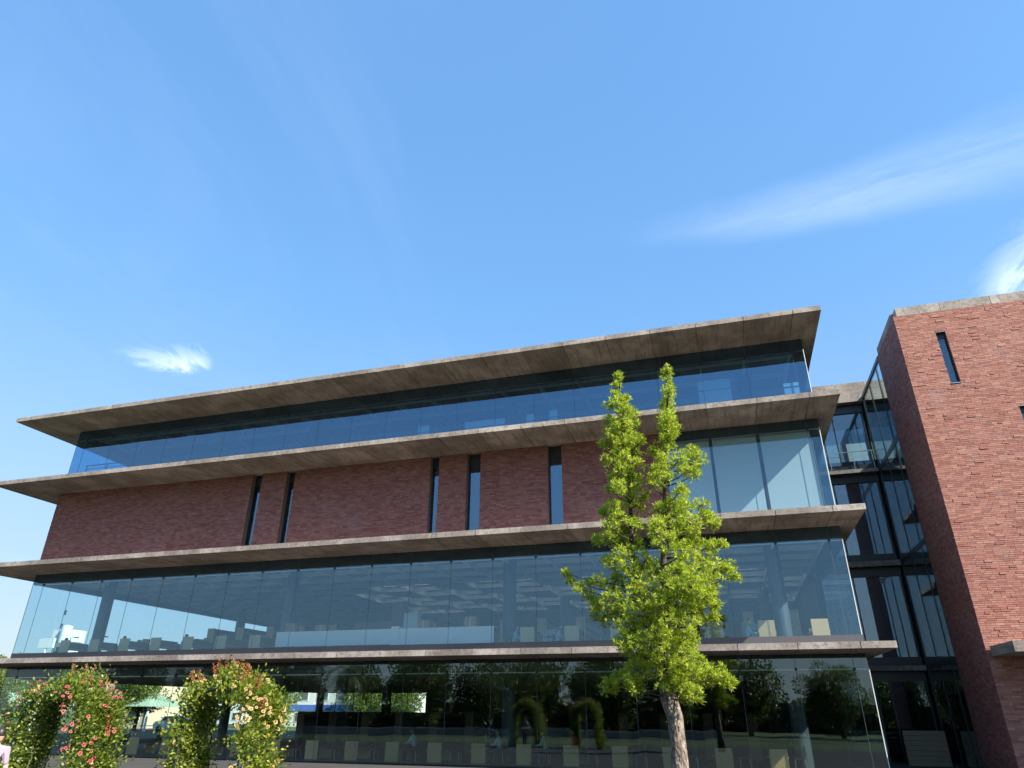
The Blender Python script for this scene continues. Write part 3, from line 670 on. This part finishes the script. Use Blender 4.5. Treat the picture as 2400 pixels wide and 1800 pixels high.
def person_sit(top, low):
    """seated, facing +x, hip at origin height .5"""
    t = empty('person')
    J = {'pel': ((0, 0, .56), (.15, .12)), 'wst': ((.02, 0, .74), (.145, .11)), 'chs': ((.06, 0, .95), (.17, .115)), 'nck': ((.09, 0, 1.10), (.07, .06)), 'nk2': ((.11, 0, 1.16), .052)}
    E = [('pel', 'wst'), ('wst', 'chs'), ('chs', 'nck'), ('nck', 'nk2')]
    for s, n in ((1, 'l'), (-1, 'r')):
        J['sh'+n] = ((.07, s*.19, 1.02), .068); J['el'+n] = ((.19, s*.25, .80), .05); J['wr'+n] = ((.42, s*.15, .775), .036)
        E += [('chs', 'sh'+n), ('sh'+n, 'el'+n), ('el'+n, 'wr'+n)]
    body('shirt', J, E, top, t, 'pel')
    J = {'pel': ((-.01, 0, .55), (.16, .13))}; E = []
    for s, n in ((1, 'l'), (-1, 'r')):
        J['hp'+n] = ((.02, s*.10, .54), .095); J['kn'+n] = ((.44, s*.12, .53), .068); J['an'+n] = ((.46, s*.12, .10), .045); J['ft'+n] = ((.60, s*.12, .05), .04)
        E += [('pel', 'hp'+n), ('hp'+n, 'kn'+n), ('kn'+n, 'an'+n), ('an'+n, 'ft'+n)]
    body('trousers', J, E, low, t, 'pel'); head(t, (.15, 0, 1.30), M['hair']); hands(t, [(.47, .15, .77), (.47, -.15, .77)]); return t
def person_stand(top, low, hair):
    t = empty('person')
    J = {'pel': ((0, 0, .94), (.15, .11)), 'wst': ((0, 0, 1.10), (.14, .105)), 'chs': ((.01, 0, 1.30), (.17, .115)), 'nck': ((.02, 0, 1.45), (.07, .06)), 'nk2': ((.03, 0, 1.51), .052)}
    E = [('pel', 'wst'), ('wst', 'chs'), ('chs', 'nck'), ('nck', 'nk2')]
    for s, n in ((1, 'l'), (-1, 'r')):
        J['sh'+n] = ((.0, s*.19, 1.38), .07); J['el'+n] = ((-.02, s*.25, 1.10), .052); E += [('chs', 'sh'+n), ('sh'+n, 'el'+n)]
    body('shirt', J, E, top, t, 'pel')
    J = {'pel': ((0, 0, .93), (.155, .12))}; E = []
    for s, n in ((1, 'l'), (-1, 'r')):
        J['hp'+n] = ((0, s*.09, .86), .095); J['kn'+n] = ((.02, s*.10, .48), .066); J['an'+n] = ((-.01, s*.10, .09), .045); J['ft'+n] = ((.14, s*.11, .045), .042)
        E += [('pel', 'hp'+n), ('hp'+n, 'kn'+n), ('kn'+n, 'an'+n), ('an'+n, 'ft'+n)]
    body('trousers', J, E, low, t, 'pel')
    for s in (1, -1): MB().tube([(-.02, s*.25, 1.12), (.05, s*.26, .98), (.11, s*.25, .86)], [.045, .038, .028], 10).build('forearm', M['skin'], t, True, world=False)
    head(t, (.04, 0, 1.62), hair); hands(t, [(.14, .25, .83), (.14, -.25, .83)]); return t
M['shirt_blue'] = plain('light_blue_shirt', (.42, .56, .64), .8, .06, 9); M['navy'] = plain('navy_cloth', (.03, .04, .07), .85, .15, 9)
M['lavender'] = plain('lavender_cloth', (.33, .26, .32), .85, .08, 9); M['grey_hat'] = plain('grey_hair', (.25, .22, .25), .7, .1, 20); M['red_cloth'] = plain('red_cloth', (.40, .06, .06), .8, .1, 9)
sit0 = person_sit(M['shirt_blue'], M['navy'])
def seat(x, y, z, rz, label): return put(sit0, (x, y, z), rz, label, 'person', 'people reading at the windows')
names2 = {1: 'leftmost', 3: 'third', 4: 'fourth'}
for k, lab in ((1, 'seated person in pale blue at the leftmost second floor desk'), (3, 'seated person in pale blue at the third second floor desk from the left'), (5, 'seated person in pale blue at the fifth second floor desk from the left'), (8, 'person in pale blue sitting at a second floor desk just right of the long counter'), (9, 'person in pale blue at a second floor desk left of the tree'), (11, 'person in pale blue at a second floor desk right of the tree'), (13, 'person in pale blue at the second floor desk nearest the right corner')):
    if k in seats: seat(seats[k]-.80, 32.35, Z2-.06, 0, lab)
for k, lab in ((9, 'person in pale blue bent over the ninth ground floor desk from the left'), (11, 'person in pale blue at the eleventh ground floor desk from the left'), (12, 'person in pale blue at the twelfth ground floor desk from the left')):
    if k in seats1: seat(seats1[k]+.82, 32.6, Z1-.06, math.pi, lab)
ps = person_stand(M['navy'], M['navy'], M['grey_hat']); ps.location = (-10.9, 32.9, Z1); ps.rotation_euler.z = -1.2
tag(ps, 'standing person in dark clothes with grey hair behind the ground floor glass', 'person')
pr = person_sit(M['red_cloth'], M['navy']); pr.location = (-7.2, 33.3, Z1-.04); pr.rotation_euler.z = 1.9; tag(pr, 'seated person in red low behind the ground floor glass', 'person')
pl = person_stand(M['lavender'], M['navy'], M['hair']); q = at(0, 1750, 11.4); pl.location = (q.x-.10, 11.4, 0); pl.rotation_euler.z = 2.2
tag(pl, 'person in a lavender top beside the left rose arch, cut by the frame', 'person')

# ------------------------------------------------------------------ foliage tools
def rand_unit(n): v = rng.normal(size=(n, 3)); return v/np.linalg.norm(v, axis=1, keepdims=True)
def leaf_quads(base, dirs, length, width, fold=.25):
    """narrow diamond leaves from base along dirs"""
    n = len(base); ref = rand_unit(n); side = np.cross(dirs, ref); side /= np.linalg.norm(side, axis=1, keepdims=True)+1e-9
    up = np.cross(side, dirs); L = np.asarray(length).reshape(-1, 1); W = np.asarray(width).reshape(-1, 1)
    mid = base+dirs*L*.5-up*W*fold
    return np.stack([base, mid+side*W, base+dirs*L, mid-side*W], 1)
def rosettes(cent, n_leaf, length, width, up=.5):
    m = len(cent); c = np.repeat(cent, n_leaf, 0); ax = rand_unit(m); ax[:, 2] = np.abs(ax[:, 2])+up; ax /= np.linalg.norm(ax, axis=1, keepdims=True)
    d = rand_unit(m*n_leaf)+np.repeat(ax, n_leaf, 0)*.75; d /= np.linalg.norm(d, axis=1, keepdims=True)
    return leaf_quads(c+d*.012, d, length*rng.uniform(.7, 1.15, m*n_leaf), width*rng.uniform(.8, 1.2, m*n_leaf))

# ------------------------------------------------------------------ the young tree in front
TY = 15.0
tree = empty('podocarpus_tree', (at(1595, 1800, TY).x, TY, 0), label='tall twin-topped green tree with pale trunk in front of the library', cat='tree')
A = [(970, 70, 45), (970, 160, 55), (985, 260, 68), (965, 370, 72), (970, 480, 85), (985, 590, 100), (960, 690, 75), (860, 770, 42), (950, 860, 95), (1080, 830, 60), (1190, 790, 75), (1250, 850, 60), (1150, 930, 85), (1210, 960, 50), (920, 990, 100), (840, 1045, 45), (1090, 1110, 65), (1000, 1230, 85), (890, 1270, 55), (1120, 1260, 85), (1260, 1240, 60), (1330, 1330, 75), (1050, 1380, 95), (1180, 1400, 95), (1370, 1410, 55), (880, 1400, 75), (960, 1540, 115), (1180, 1560, 105), (1350, 1590, 65), (1460, 1580, 35), (1100, 1640, 105),
     (555, 120, 32), (540, 200, 45), (520, 270, 55), (560, 340, 65), (610, 310, 36), (480, 370, 62), (600, 420, 80), (680, 440, 52), (470, 500, 62), (590, 540, 95), (700, 540, 45), (500, 620, 80), (640, 650, 95), (740, 680, 45), (420, 710, 45), (560, 760, 95), (680, 780, 80), (450, 850, 52), (590, 890, 95), (720, 880, 62), (540, 980, 80), (680, 990, 80), (560, 1080, 70), (700, 1100, 52), (480, 1100, 40), (770, 1150, 50), (640, 1190, 80), (510, 1240, 72), (740, 1250, 55), (420, 1300, 52), (560, 1340, 90), (640, 1400, 95), (480, 1420, 80), (700, 1400, 55), (360, 1530, 52), (450, 1520, 62), (580, 1530, 105), (700, 1560, 80), (620, 1630, 90)]
B = [(90, 150, 30), (130, 210, 34), (190, 265, 40), (260, 330, 52), (330, 390, 70), (350, 220, 52), (270, 215, 34), (430, 60, 60), (560, 80, 80), (700, 60, 90), (480, 200, 85), (620, 200, 95), (780, 120, 105), (950, 120, 105), (1080, 150, 95), (1180, 60, 95), (1250, 120, 80), (1340, 110, 60), (1395, 180, 38), (1200, 220, 80), (1050, 250, 100), (900, 230, 105), (760, 290, 105), (600, 330, 105), (450, 350, 95), (385, 470, 95), (520, 480, 100), (680, 430, 105), (820, 400, 110), (960, 380, 110), (1100, 340, 100), (1215, 330, 62), (1255, 390, 34), (1150, 450, 85), (1240, 490, 42), (1020, 500, 100), (880, 540, 110), (740, 560, 110), (600, 590, 90), (560, 680, 78), (700, 680, 100), (850, 670, 110), (980, 640, 100), (1070, 620, 52), (1050, 700, 50), (560, 730, 60), (700, 800, 100), (850, 800, 110), (980, 780, 110), (1075, 800, 85), (640, 900, 95), (520, 980, 78), (430, 1030, 60), (620, 1010, 66), (880, 930, 115), (1020, 930, 110), (1130, 900, 88), (1200, 960, 78), (1280, 940, 68), (1350, 985, 42), (1000, 1060, 95), (1095, 1090, 58), (940, 1000, 80)]
cl = [(1300+x/3.687, 850+y/3.687, r_/3.687) for x, y, r_ in A]+[(1300+x/3.318, 1300+y/3.318, r_/3.318) for x, y, r_ in B]
sright = [(1595, 1800), (1588, 1730), (1582, 1680), (1568, 1640), (1560, 1600), (1556, 1540), (1560, 1470), (1558, 1400), (1556, 1330), (1555, 1240), (1558, 1150), (1562, 1060), (1564, 960), (1564, 870)]
sleft = [(1556, 1540), (1535, 1460), (1500, 1380), (1482, 1300), (1478, 1200), (1474, 1100), (1466, 1000), (1455, 930), (1450, 885)]
def stem_pt(path, v):
    for (u0, v0), (u1, v1) in zip(path[:-1], path[1:]):
        if v1 <= v <= v0: k = (v0-v)/(v0-v1+1e-6); return u0+(u1-u0)*k
    return path[-1][0] if v < path[-1][1] else path[0][0]
PXM = .0091                                              # metres per photograph pixel at the tree
trk = MB()
pr_ = [at(u, v, TY) for u, v in sright]; base = Vector((pr_[0].x+.03, TY, 0))
radr = [.235, .165, .150, .155, .165, .15, .13, .115, .095, .080, .062, .050, .040, .028, .016]
lim = MB(); trk.tube([base]+pr_[:7], radr[:8], 14); lim.tube(pr_[6:], [.105, .09, .072, .055, .040, .030, .020, .010], 8)
pL = [at(u, v, TY+.06*i) for i, (u, v) in enumerate(sleft)]; lim.tube(pL, [.10, .085, .07, .055, .042, .032, .022, .015, .008], 8)
cents = []
for (u, v, r_) in cl:
    left = abs(u-stem_pt(sleft, v)) < abs(u-stem_pt(sright, v)) and v < 1540
    us = stem_pt(sleft if left else sright, v+18); rad = r_*PXM
    spread = (.16+.62*min(1, max(0, (v-880)/480)))*(1. if v < 1550 else .8)
    off = abs(u-us)*PXM
    half = math.sqrt(max(.02, spread**2*1.4-off**2*.6)) if off < spread*1.5 else .12
    for rep in range(2 if (v > 920 and r_ > 17) else 1):
        dy = random.uniform(-half, half) if rep == 0 else random.choice((-1, 1))*half*random.uniform(.5, 1)
        p = at(u, v, TY+dy); n = max(18, int(rad**2*(600 if v < 1230 else 380)))
        q = rng.normal(size=(n, 3)); q *= rng.uniform(.25, 1.28, (n, 1))**.7/np.linalg.norm(q, axis=1, keepdims=True)
        pts = np.array(p)+q*rad*np.array([1., 1., .92]); cents.append(pts)
        s = at(us, min(v+30, 1640), TY+dy*.1); mid = s.lerp(p, .55)+Vector((0, 0, -.05)); lim.tube([s, mid, p], [.020, .013, .006], 5)
        for j in range(0, n, 5): lim.tube([p, Vector(pts[j])], [.007, .004], 4, False)
trk.build('trunk', M['bark'], tree, True); lim.build('limbs', M['bark_d'], tree, True)
cents = np.concatenate(cents)
V = rosettes(cents, 16, .10, .0095, .55)
link('crown', quads_mesh('crown', V, M['leaf']), tree)

# ------------------------------------------------------------------ rose arches
def rose_mesh(mat):
    m_ = MB()
    for ring, (n, r0, h, tilt) in enumerate(((5, .042, .012, .9), (5, .030, .024, .55), (4, .018, .034, .25), (3, .008, .036, .1))):
        for k in range(n):
            a = 2*math.pi*(k+ring*.4)/n; w_ = 1.0
            c = Vector((math.cos(a), math.sin(a), 0)); s = Vector((-math.sin(a), math.cos(a), 0)); b0 = c*r0*.35
            m_.quad(b0-s*r0*.4, b0+s*r0*.4, c*r0*(.75+tilt*.5)+s*r0*w_*.8+Vector((0, 0, h)), c*r0*(.75+tilt*.5)-s*r0*w_*.8+Vector((0, 0, h)))
    return m_.mesh('rose', mat)
def arch_point(t, wx, hh):
    """t in 0..1 round the hoop: up one post, over, down the other"""
    post = hh-wx; L = 2*post+math.pi*wx; d = t*L
    if d < post: return Vector((wx, 0, d)), Vector((1, 0, 0))
    if d < post+math.pi*wx: a = (d-post)/wx; return Vector((wx*math.cos(a), 0, post+wx*math.sin(a))), Vector((math.cos(a), 0, math.sin(a)))
    return Vector((-wx, 0, post-(d-post-math.pi*wx))), Vector((-1, 0, 0))
def rose_arch(cx, cy, wx, hh, dep, lm_, petal, n, nf, label, seed, shoots, rz=0.):
    rr = random.Random(seed); t0 = empty('rose_arch', (cx, cy, 0), rz, label=label, cat='rose arch', group='rose arches')
    fr = MB()
    for y in (-dep/2, dep/2): fr.tube([(*arch_point(k/40, wx, hh)[0].xy, arch_point(k/40, wx, hh)[0].z) if False else (arch_point(k/40, wx, hh)[0].x, y, arch_point(k/40, wx, hh)[0].z) for k in range(41)], .018, 6)
    for k in range(0, 41, 3): p = arch_point(k/40, wx, hh)[0]; fr.tube([(p.x, -dep/2, p.z), (p.x, dep/2, p.z)], .009, 5)
    fr.build('arch_frame', M['frame'], t0, world=False)
    lum = [(rr.uniform(0, 1), rr.uniform(-dep/2, dep/2), rr.uniform(.10, .34), rr.uniform(.05, .28)) for _ in range(46)]
    P = []; D = []
    while len(P) < n:
        tt, yy, rad, bulge = lum[int(rr.random()*len(lum))] if rr.random() < .72 else (rr.random(), rr.uniform(-dep/2, dep/2), .2, .04)
        p, nn = arch_point(min(1, max(0, tt+rr.gauss(0, .018))), wx, hh)
        o = nn*(abs(rr.gauss(0, .13))+bulge*rr.random())-nn*rr.random()*.16
        q = p+o+Vector((rr.gauss(0, .05), yy+rr.gauss(0, rad*.7), rr.gauss(0, .08)))
        if q.z < .02: continue
        P.append(q); dd = nn+Vector((rr.gauss(0, .6), rr.gauss(0, .6)-.2, rr.gauss(0, .6)+.15)); D.append(dd.normalized())
    V = leaf_quads(np.array(P), np.array(D), np.array([rr.uniform(.05, .095) for _ in P]), np.array([rr.uniform(.016, .028) for _ in P]), .2)
    link('foliage', quads_mesh('foliage', V, lm_), t0, world=False)
    cn = MB()
    for k in range(14):
        tt = rr.random()*.3 if k % 2 else 1-rr.random()*.3; y = rr.uniform(-dep/2, dep/2)
        cn.tube([(arch_point(max(0, min(1, tt*j/5 if k % 2 else 1-(1-tt)*j/5)), wx, hh)[0]+Vector((rr.gauss(0, .03), y, 0))) for j in range(6)], .012, 5)
    tag(cn.build('canes', M['bark'], t0, world=False), kind='stuff')
    # red young shoots that stand above the hoop
    SP = []; SD = []
    for k in range(shoots):
        p, nn = arch_point(rr.uniform(.30, .70), wx, hh); b0 = p+nn*.26+Vector((0, rr.uniform(-dep/2, dep/2), 0)); ln = rr.uniform(.16, .36); dr = (nn*.6+Vector((rr.gauss(0, .25), rr.gauss(0, .25), 1.))).normalized()
        for j in range(40):
            s = rr.random()*ln; SP.append(b0+dr*s); SD.append((dr*.6+Vector((rr.gauss(0, 1), rr.gauss(0, 1), rr.gauss(0, 1)))).normalized())
    if SP: tag(link('young_shoots', quads_mesh('young_shoots', leaf_quads(np.array(SP), np.array(SD), np.full(len(SP), .06), np.full(len(SP), .014)), M['leaf_red']), t0, world=False), kind='stuff')
    rm = rose_mesh(petal); cl_ = [(rr.uniform(.04, .75), rr.uniform(-dep/2-.1, dep/2)) for _ in range(max(6, nf//7))]
    for k in range(nf):
        tt, y = cl_[k % len(cl_)]; p, nn = arch_point(max(0.02, min(.98, tt+rr.gauss(0, .010))), wx, hh)
        o = nn*(.20+rr.random()*.14)+Vector((rr.gauss(0, .05), y+rr.gauss(0, .07), rr.gauss(0, .05)))
        if rr.random() < .3: o = nn*rr.uniform(-.05, .25)+Vector((0, -dep/2-.14-rr.random()*.12, 0))
        dd = (nn+Vector((rr.gauss(0, .4), -.7+rr.gauss(0, .4), .3))).normalized(); s = rr.uniform(.38, .78)
        link('rose', rm, t0, p+o, dd.to_track_quat('Z', 'Y').to_euler(), (s, s, s), world=False)
    return t0
qa = at(150, 1700, 12.5); qb = at(535, 1700, 12.5)
rose_arch(qa.x, 12.5, .72, 2.44, .9, M['leaf_rose'], M['petal_pink'], 25000, 200, 'climbing rose arch covered in pink blossoms at the left edge', 5, 7)
rose_arch(qb.x, 12.5, .69, 2.46, .9, M['leaf_rose_y'], M['petal_peach'], 27000, 110, 'climbing rose arch with yellow-green leaves and peach blossoms, red shoots on top', 6, 26)

# ------------------------------------------------------------------ other trees
def crown_mesh(name, n, rx_, rz_, leaf, mat, lobes, seed):
    r2 = np.random.default_rng(seed); pts = []
    L = r2.normal(size=(lobes, 3)); L /= np.linalg.norm(L, axis=1, keepdims=True); L *= r2.uniform(.35, .95, (lobes, 1)); rad = r2.uniform(.20, .42, lobes)
    k = r2.integers(0, lobes, n); q = r2.normal(size=(n, 3)); q /= np.linalg.norm(q, axis=1, keepdims=True); q *= r2.uniform(.35, 1, (n, 1))**.4
    P = (L[k]+q*rad[k][:, None])*np.array([rx_, rx_, rz_]); D = q+r2.normal(size=(n, 3))*.7; D /= np.linalg.norm(D, axis=1, keepdims=True)
    return quads_mesh(name, leaf_quads(P, D, r2.uniform(.7, 1.3, n)*leaf, r2.uniform(.7, 1.3, n)*leaf*.30, .15), mat)
def make_tree(name, crown, h, rz_, tr, bark):
    t = empty(name); m_ = MB(); zc = h-rz_; rr = random.Random(len(name))
    m_.tube([(0, 0, 0), (.08, .03, zc*.5), (0, .05, zc), (.1, 0, h-.6)], [tr*1.25, tr, tr*.75, tr*.15], 10)
    for k in range(9):
        a = k*2.4; z = zc-rz_*.5+rr.random()*rz_*.9; r_ = 1.6+rr.random(); m_.tube([(0, 0, z-.5), (math.cos(a)*r_*.5, math.sin(a)*r_*.5, z+.1), (math.cos(a)*r_, math.sin(a)*r_, z+.5)], [tr*.4, tr*.25, tr*.08], 6)
    m_.build('trunk', bark, t, True, world=False); link('crown', crown, t, (0, 0, zc), world=False); return t
cA = crown_mesh('crown', 8500, 4.3, 3.9, .34, M['leaf_dark'], 34, 1); cB = crown_mesh('crown', 7500, 3.6, 3.6, .30, M['leaf_mid'], 30, 2)
tA = make_tree('broadleaf_tree', cA, 9.2, 3.9, .26, M['bark_d']); tB = make_tree('broadleaf_tree', cB, 8.0, 3.6, .2, M['bark_d'])
spots = [(-78, -17), (-69, -12), (-60, -16), (-51.5, -11), (-33.5, -13), (-27, -17), (-20.5, -12), (-11.5, -13), (-6.5, -18), (1, -14), (9, -16), (17, -13), (26, -17), (-73, -25), (-64, -26), (-55, -24), (-46, -26), (-37.5, -25), (-23, -26), (-16, -25), (-2, -27)]
for i, (x, y) in enumerate(spots):
    o = put(tA, (x, y, 0), i*1.3, 'dark tree across the path mirrored in the ground floor glass, %s from left' % ORD[i], 'tree', 'trees mirrored in the ground floor')
    s = (.72 if y > -20 else .82)+.2*((i*37) % 10)/10; o.scale = (s, s, s)
bspots = [(-60, 47, .72), (-62, 66, .82), (-71, 62, .8), (-76, 80, .95), (-58, 84, .95), (-47, 88, .95), (-90, 74, 1.0), (-66, 96, 1.0), (-38, 82, .75), (-86, 52, .92)]
for i, (x, y, s) in enumerate(bspots):
    o = put(tB, (x, y, 0), i*1.1, 'sunlit green tree behind the library at lower left, %s of its row' % ORD[i], 'tree', 'trees behind the library'); o.scale = (s, s, s)
hd = empty('hedge', (-25, -30, 0), label='long dark hedge behind the trees, mirrored low in the ground floor glass', cat='hedge')
nh = 9000; hp = np.stack([rng.uniform(-95, 45, nh), -30+rng.normal(0, .8, nh), rng.uniform(0, 1, nh)**.8*(3.6+.5*np.sin(np.arange(nh)))], 1)
link('foliage', quads_mesh('foliage', leaf_quads(hp, rand_unit(nh), np.full(nh, .55), np.full(nh, .2)), M['leaf_dark']), hd)
MB().box(-95, 45, -30.4, -29.6, 0, 3.0).build('twigs', M['bark_d'], hd)
# palm mirrored in the ground floor glass
pm = empty('palm_tree', (-41.5, -13, 0), label='palm tree with drooping fronds mirrored in the ground floor glass', cat='tree')
MB().tube([(-41.5, -13, 0), (-41.4, -13, 3), (-41.5, -12.9, 6.2)], [.3, .24, .22], 10).build('trunk', M['bark_d'], pm, True)
Q = []
for k in range(26):
    a = k*2.399; el = .9-.055*k; d = Vector((math.cos(a), math.sin(a), 0)); p = Vector((-41.5, -12.9, 6.2)); v = d*math.cos(el)+Vector((0, 0, math.sin(el))); s = d.cross(Vector((0, 0, 1)))
    for j in range(22):
        p = p+v*.14; v = (v+Vector((0, 0, -.075))).normalized()
        for sg in (-1, 1):
            tip = p+(s*sg*.8+v*.5+Vector((0, 0, -.35))).normalized()*(.62*math.sin(math.pi*(j+2)/25)+.12); wv = v*.035
            Q.append([tuple(p-wv), tuple(p+wv), tuple(tip+wv*.2), tuple(tip-wv*.2)])
link('crown', quads_mesh('crown', np.array(Q), M['leaf_palm']), pm)

# ------------------------------------------------------------------ things behind the library and beyond
def gazebo(cx, cy, w_, label):
    g = empty('gazebo', (cx, cy, 0), label=label, cat='gazebo', group='green-roofed gazebos')
    h = w_/2; e = 2.35; ap = e+w_*.26; m_ = MB()
    c4 = [(cx-h, cy-h, e), (cx+h, cy-h, e), (cx+h, cy+h, e), (cx-h, cy+h, e)]
    for k in range(4): m_.quad(c4[k], c4[(k+1) % 4], (cx, cy, ap))
    m_.quad(*c4[::-1]); ro = m_.build('roof', M['roof_green'], g)
    sm = MB()
    for k in range(4):
        for j in range(1, 10):
            s = j/10; p = Vector(c4[k]).lerp(Vector(c4[(k+1) % 4]), s); f = 1-abs(s-.5)*2; q = p.lerp(Vector((cx, cy, ap)), f); sm.bar(p+Vector((0, 0, .02)), q+Vector((0, 0, .02)), .03)
    sm.build('roof_seam', M['roof_green'], ro)
    for x, y in ((-1, -1), (1, -1), (1, 1), (-1, 1)): MB().box(cx+x*h*.8-.08, cx+x*h*.8+.08, cy+y*h*.8-.08, cy+y*h*.8+.08, 0, e).build('post', M['white'], g)
    MB().box(cx-h*.7, cx+h*.7, cy+h*.55, cy+h*.8, .4, .46).build('bench', M['wood_d'], g)
gz = at(343, 1668, 67.); gazebo(gz.x, 67., 6.0, 'green-roofed gazebo between the two rose arches')
gz = at(-35, 1668, 53.); gazebo(gz.x, 53., 6.8, 'green-roofed gazebo cut off at the far left edge')
def house(name, cx, cy, w_, d_, h_, mat, nx, nz, label, band=False, roof=None):
    b_ = empty(name, (cx, cy, 0), label=label, cat='building')
    wl = MB().box(cx-w_/2, cx+w_/2, cy, cy+d_, 0, h_).build('wall', mat, b_)
    MB().box(cx-w_/2-.3, cx+w_/2+.3, cy-.3, cy+d_+.3, h_, h_+.35).build('roof', roof or M['stone'], b_)
    ww = w_/nx
    for i in range(nx):
        for j in range(nz):
            x = cx-w_/2+ww*(i+.5); z = h_/nz*(j+.45)
            f = MB().box(x-ww*.30, x+ww*.30, cy-.05, cy+.0, z-h_/nz*.24, z+h_/nz*.24).build('window', M['white'], b_)
            MB().box(x-ww*.26, x+ww*.26, cy-.07, cy-.051, z-h_/nz*.20, z+h_/nz*.20).build('pane', M['winglass'], f)
    if band: MB().box(cx-w_/2-.02, cx+w_/2+.02, cy-.12, cy-.075, 2.0, 2.75).build('band', M['blue'], b_)
    return b_
q = at(800, 1666, 92); house('white_building', q.x, 92, 22, 8, 5.4, M['white'], 7, 2, 'low white building with a blue band seen through the ground floor', True)
q = at(270, 1666, 74); house('beige_house', q.x, 74, 9, 7, 6.2, M['beige'], 3, 2, 'beige rendered house behind the gazebo at left', False, M['wood_d'])
q = at(480, 1666, 104); house('pale_house', q.x, 104, 16, 7, 5.0, M['white'], 5, 2, 'pale house far behind the right rose arch')
q = at(137, 1520, 300); wt = empty('white_tower', (q.x, 300, 0), label='far white tower block seen through the second floor left corner', cat='tower')
zt = at(137, 1476, 300).z
MB().box(q.x-4.5, q.x+4.5, 300, 309, 0, zt-6).build('shaft', M['white'], wt); MB().box(q.x-5.6, q.x+5.2, 299, 310, zt-5.98, zt).build('head', M['white'], wt)
MB().lathe([(2.6, zt-7), (2.6, zt+1.5), (0, zt+2.2)], (q.x+4.0, 298.5, 0), 14).build('tank', M['white'], wt)
for k in range(5): MB().box(q.x-3, q.x-1.2, 299.9, 299.98, 20+k*7, 22.5+k*7).build('window', M['winglass'], wt)
q = at(107, 1520, 280); ft = empty('floodlight_mast', (q.x, 280, 0), label='pale mast with a wide lamp head left of the far white tower', cat='mast'); zt = at(107, 1504, 280).z
MB().tube([(q.x, 280, 0), (q.x, 280, zt-3)], [.9, .5], 8).build('pole', M['white'], ft); MB().box(q.x-5, q.x+4.5, 279.4, 280.6, zt-3, zt+1.5).build('lamp_head', M['white'], ft)
# parked cars by the gazebo
def car(cx, cy, label):
    c = empty('parked_car', (cx, cy, 0), label=label, cat='car', group='cars parked behind the library')
    prof = [(-2.1, .35), (-2.15, .75), (-1.9, .98), (-1.35, 1.02), (-.95, 1.45), (.7, 1.5), (1.35, 1.06), (2.0, .92), (2.15, .6), (2.1, .35)]
    m_ = MB(); n = len(prof)
    for k in range(n-1):
        (xa, za), (xb, zb) = prof[k], prof[k+1]; m_.quad((cx+xa, cy-.85, za), (cx+xb, cy-.85, zb), (cx+xb, cy+.85, zb), (cx+xa, cy+.85, za))
    m_.quad(*[(cx+x, cy-.85, z) for x, z in prof]); m_.quad(*[(cx+x, cy+.85, z) for x, z in prof[::-1]]); m_.quad((cx-2.1, cy-.85, .35), (cx+2.1, cy-.85, .35), (cx+2.1, cy+.85, .35), (cx-2.1, cy+.85, .35))
    m_.build('body', M['car'], c)
    MB().quad((cx-1.15, cy-.86, 1.05), (cx-.1, cy-.86, 1.05), (cx-.1, cy-.86, 1.4), (cx-.88, cy-.86, 1.4)).build('side_window', M['winglass'], c); MB().quad((cx-.02, cy-.86, 1.05), (cx+1.1, cy-.86, 1.05), (cx+.68, cy-.86, 1.42), (cx-.02, cy-.86, 1.4)).build('side_window', M['winglass'], c)
    for x in (-1.35, 1.35):
        for y in (-.8, .8):
            wv = link('wheel', MB().lathe([(0, -.1), (.33, -.1), (.33, .1), (0, .1)], (0, 0, 0), 16).mesh('wheel', M['tyre']), c, (cx+x, cy+y, .33), (math.pi/2, 0, 0))
            link('rim', MB().lathe([(0, -.105), (.2, -.105)], (0, 0, 0), 12).mesh('rim', M['steel']), wv, (0, 0, 0), world=False)
q = at(415, 1690, 64); car(q.x, 64, 'white car parked beside the gazebo, left of the right rose arch')
q = at(860, 1690, 84); car(q.x, 84, 'white car parked by the low white building')
# low stone wall behind the camera, mirrored at the foot of the glass
sw_ = empty('stone_wall', (-30, -7, 0), label='low stone wall across the lawn, mirrored at the foot of the glass', cat='wall')
rr = random.Random(3); um = [MB().box(-a/2, a/2, -.22, .22, -.15, .15).mesh('stone', M['stone']) for a in (.5, .64, .78)]
cr = MB().box(-62, -2, -7.15, -6.85, 0, .62).build('wall_core', M['mortar'], sw_)
for j in range(2):
    x = -62.
    while x < -2 :
        k = rr.randrange(3); a = (.5, .64, .78)[k]; link('stone', um[k], cr, (x+a/2, -7+rr.uniform(-.02, .02), .16+j*.32), world=True); x += a+.02
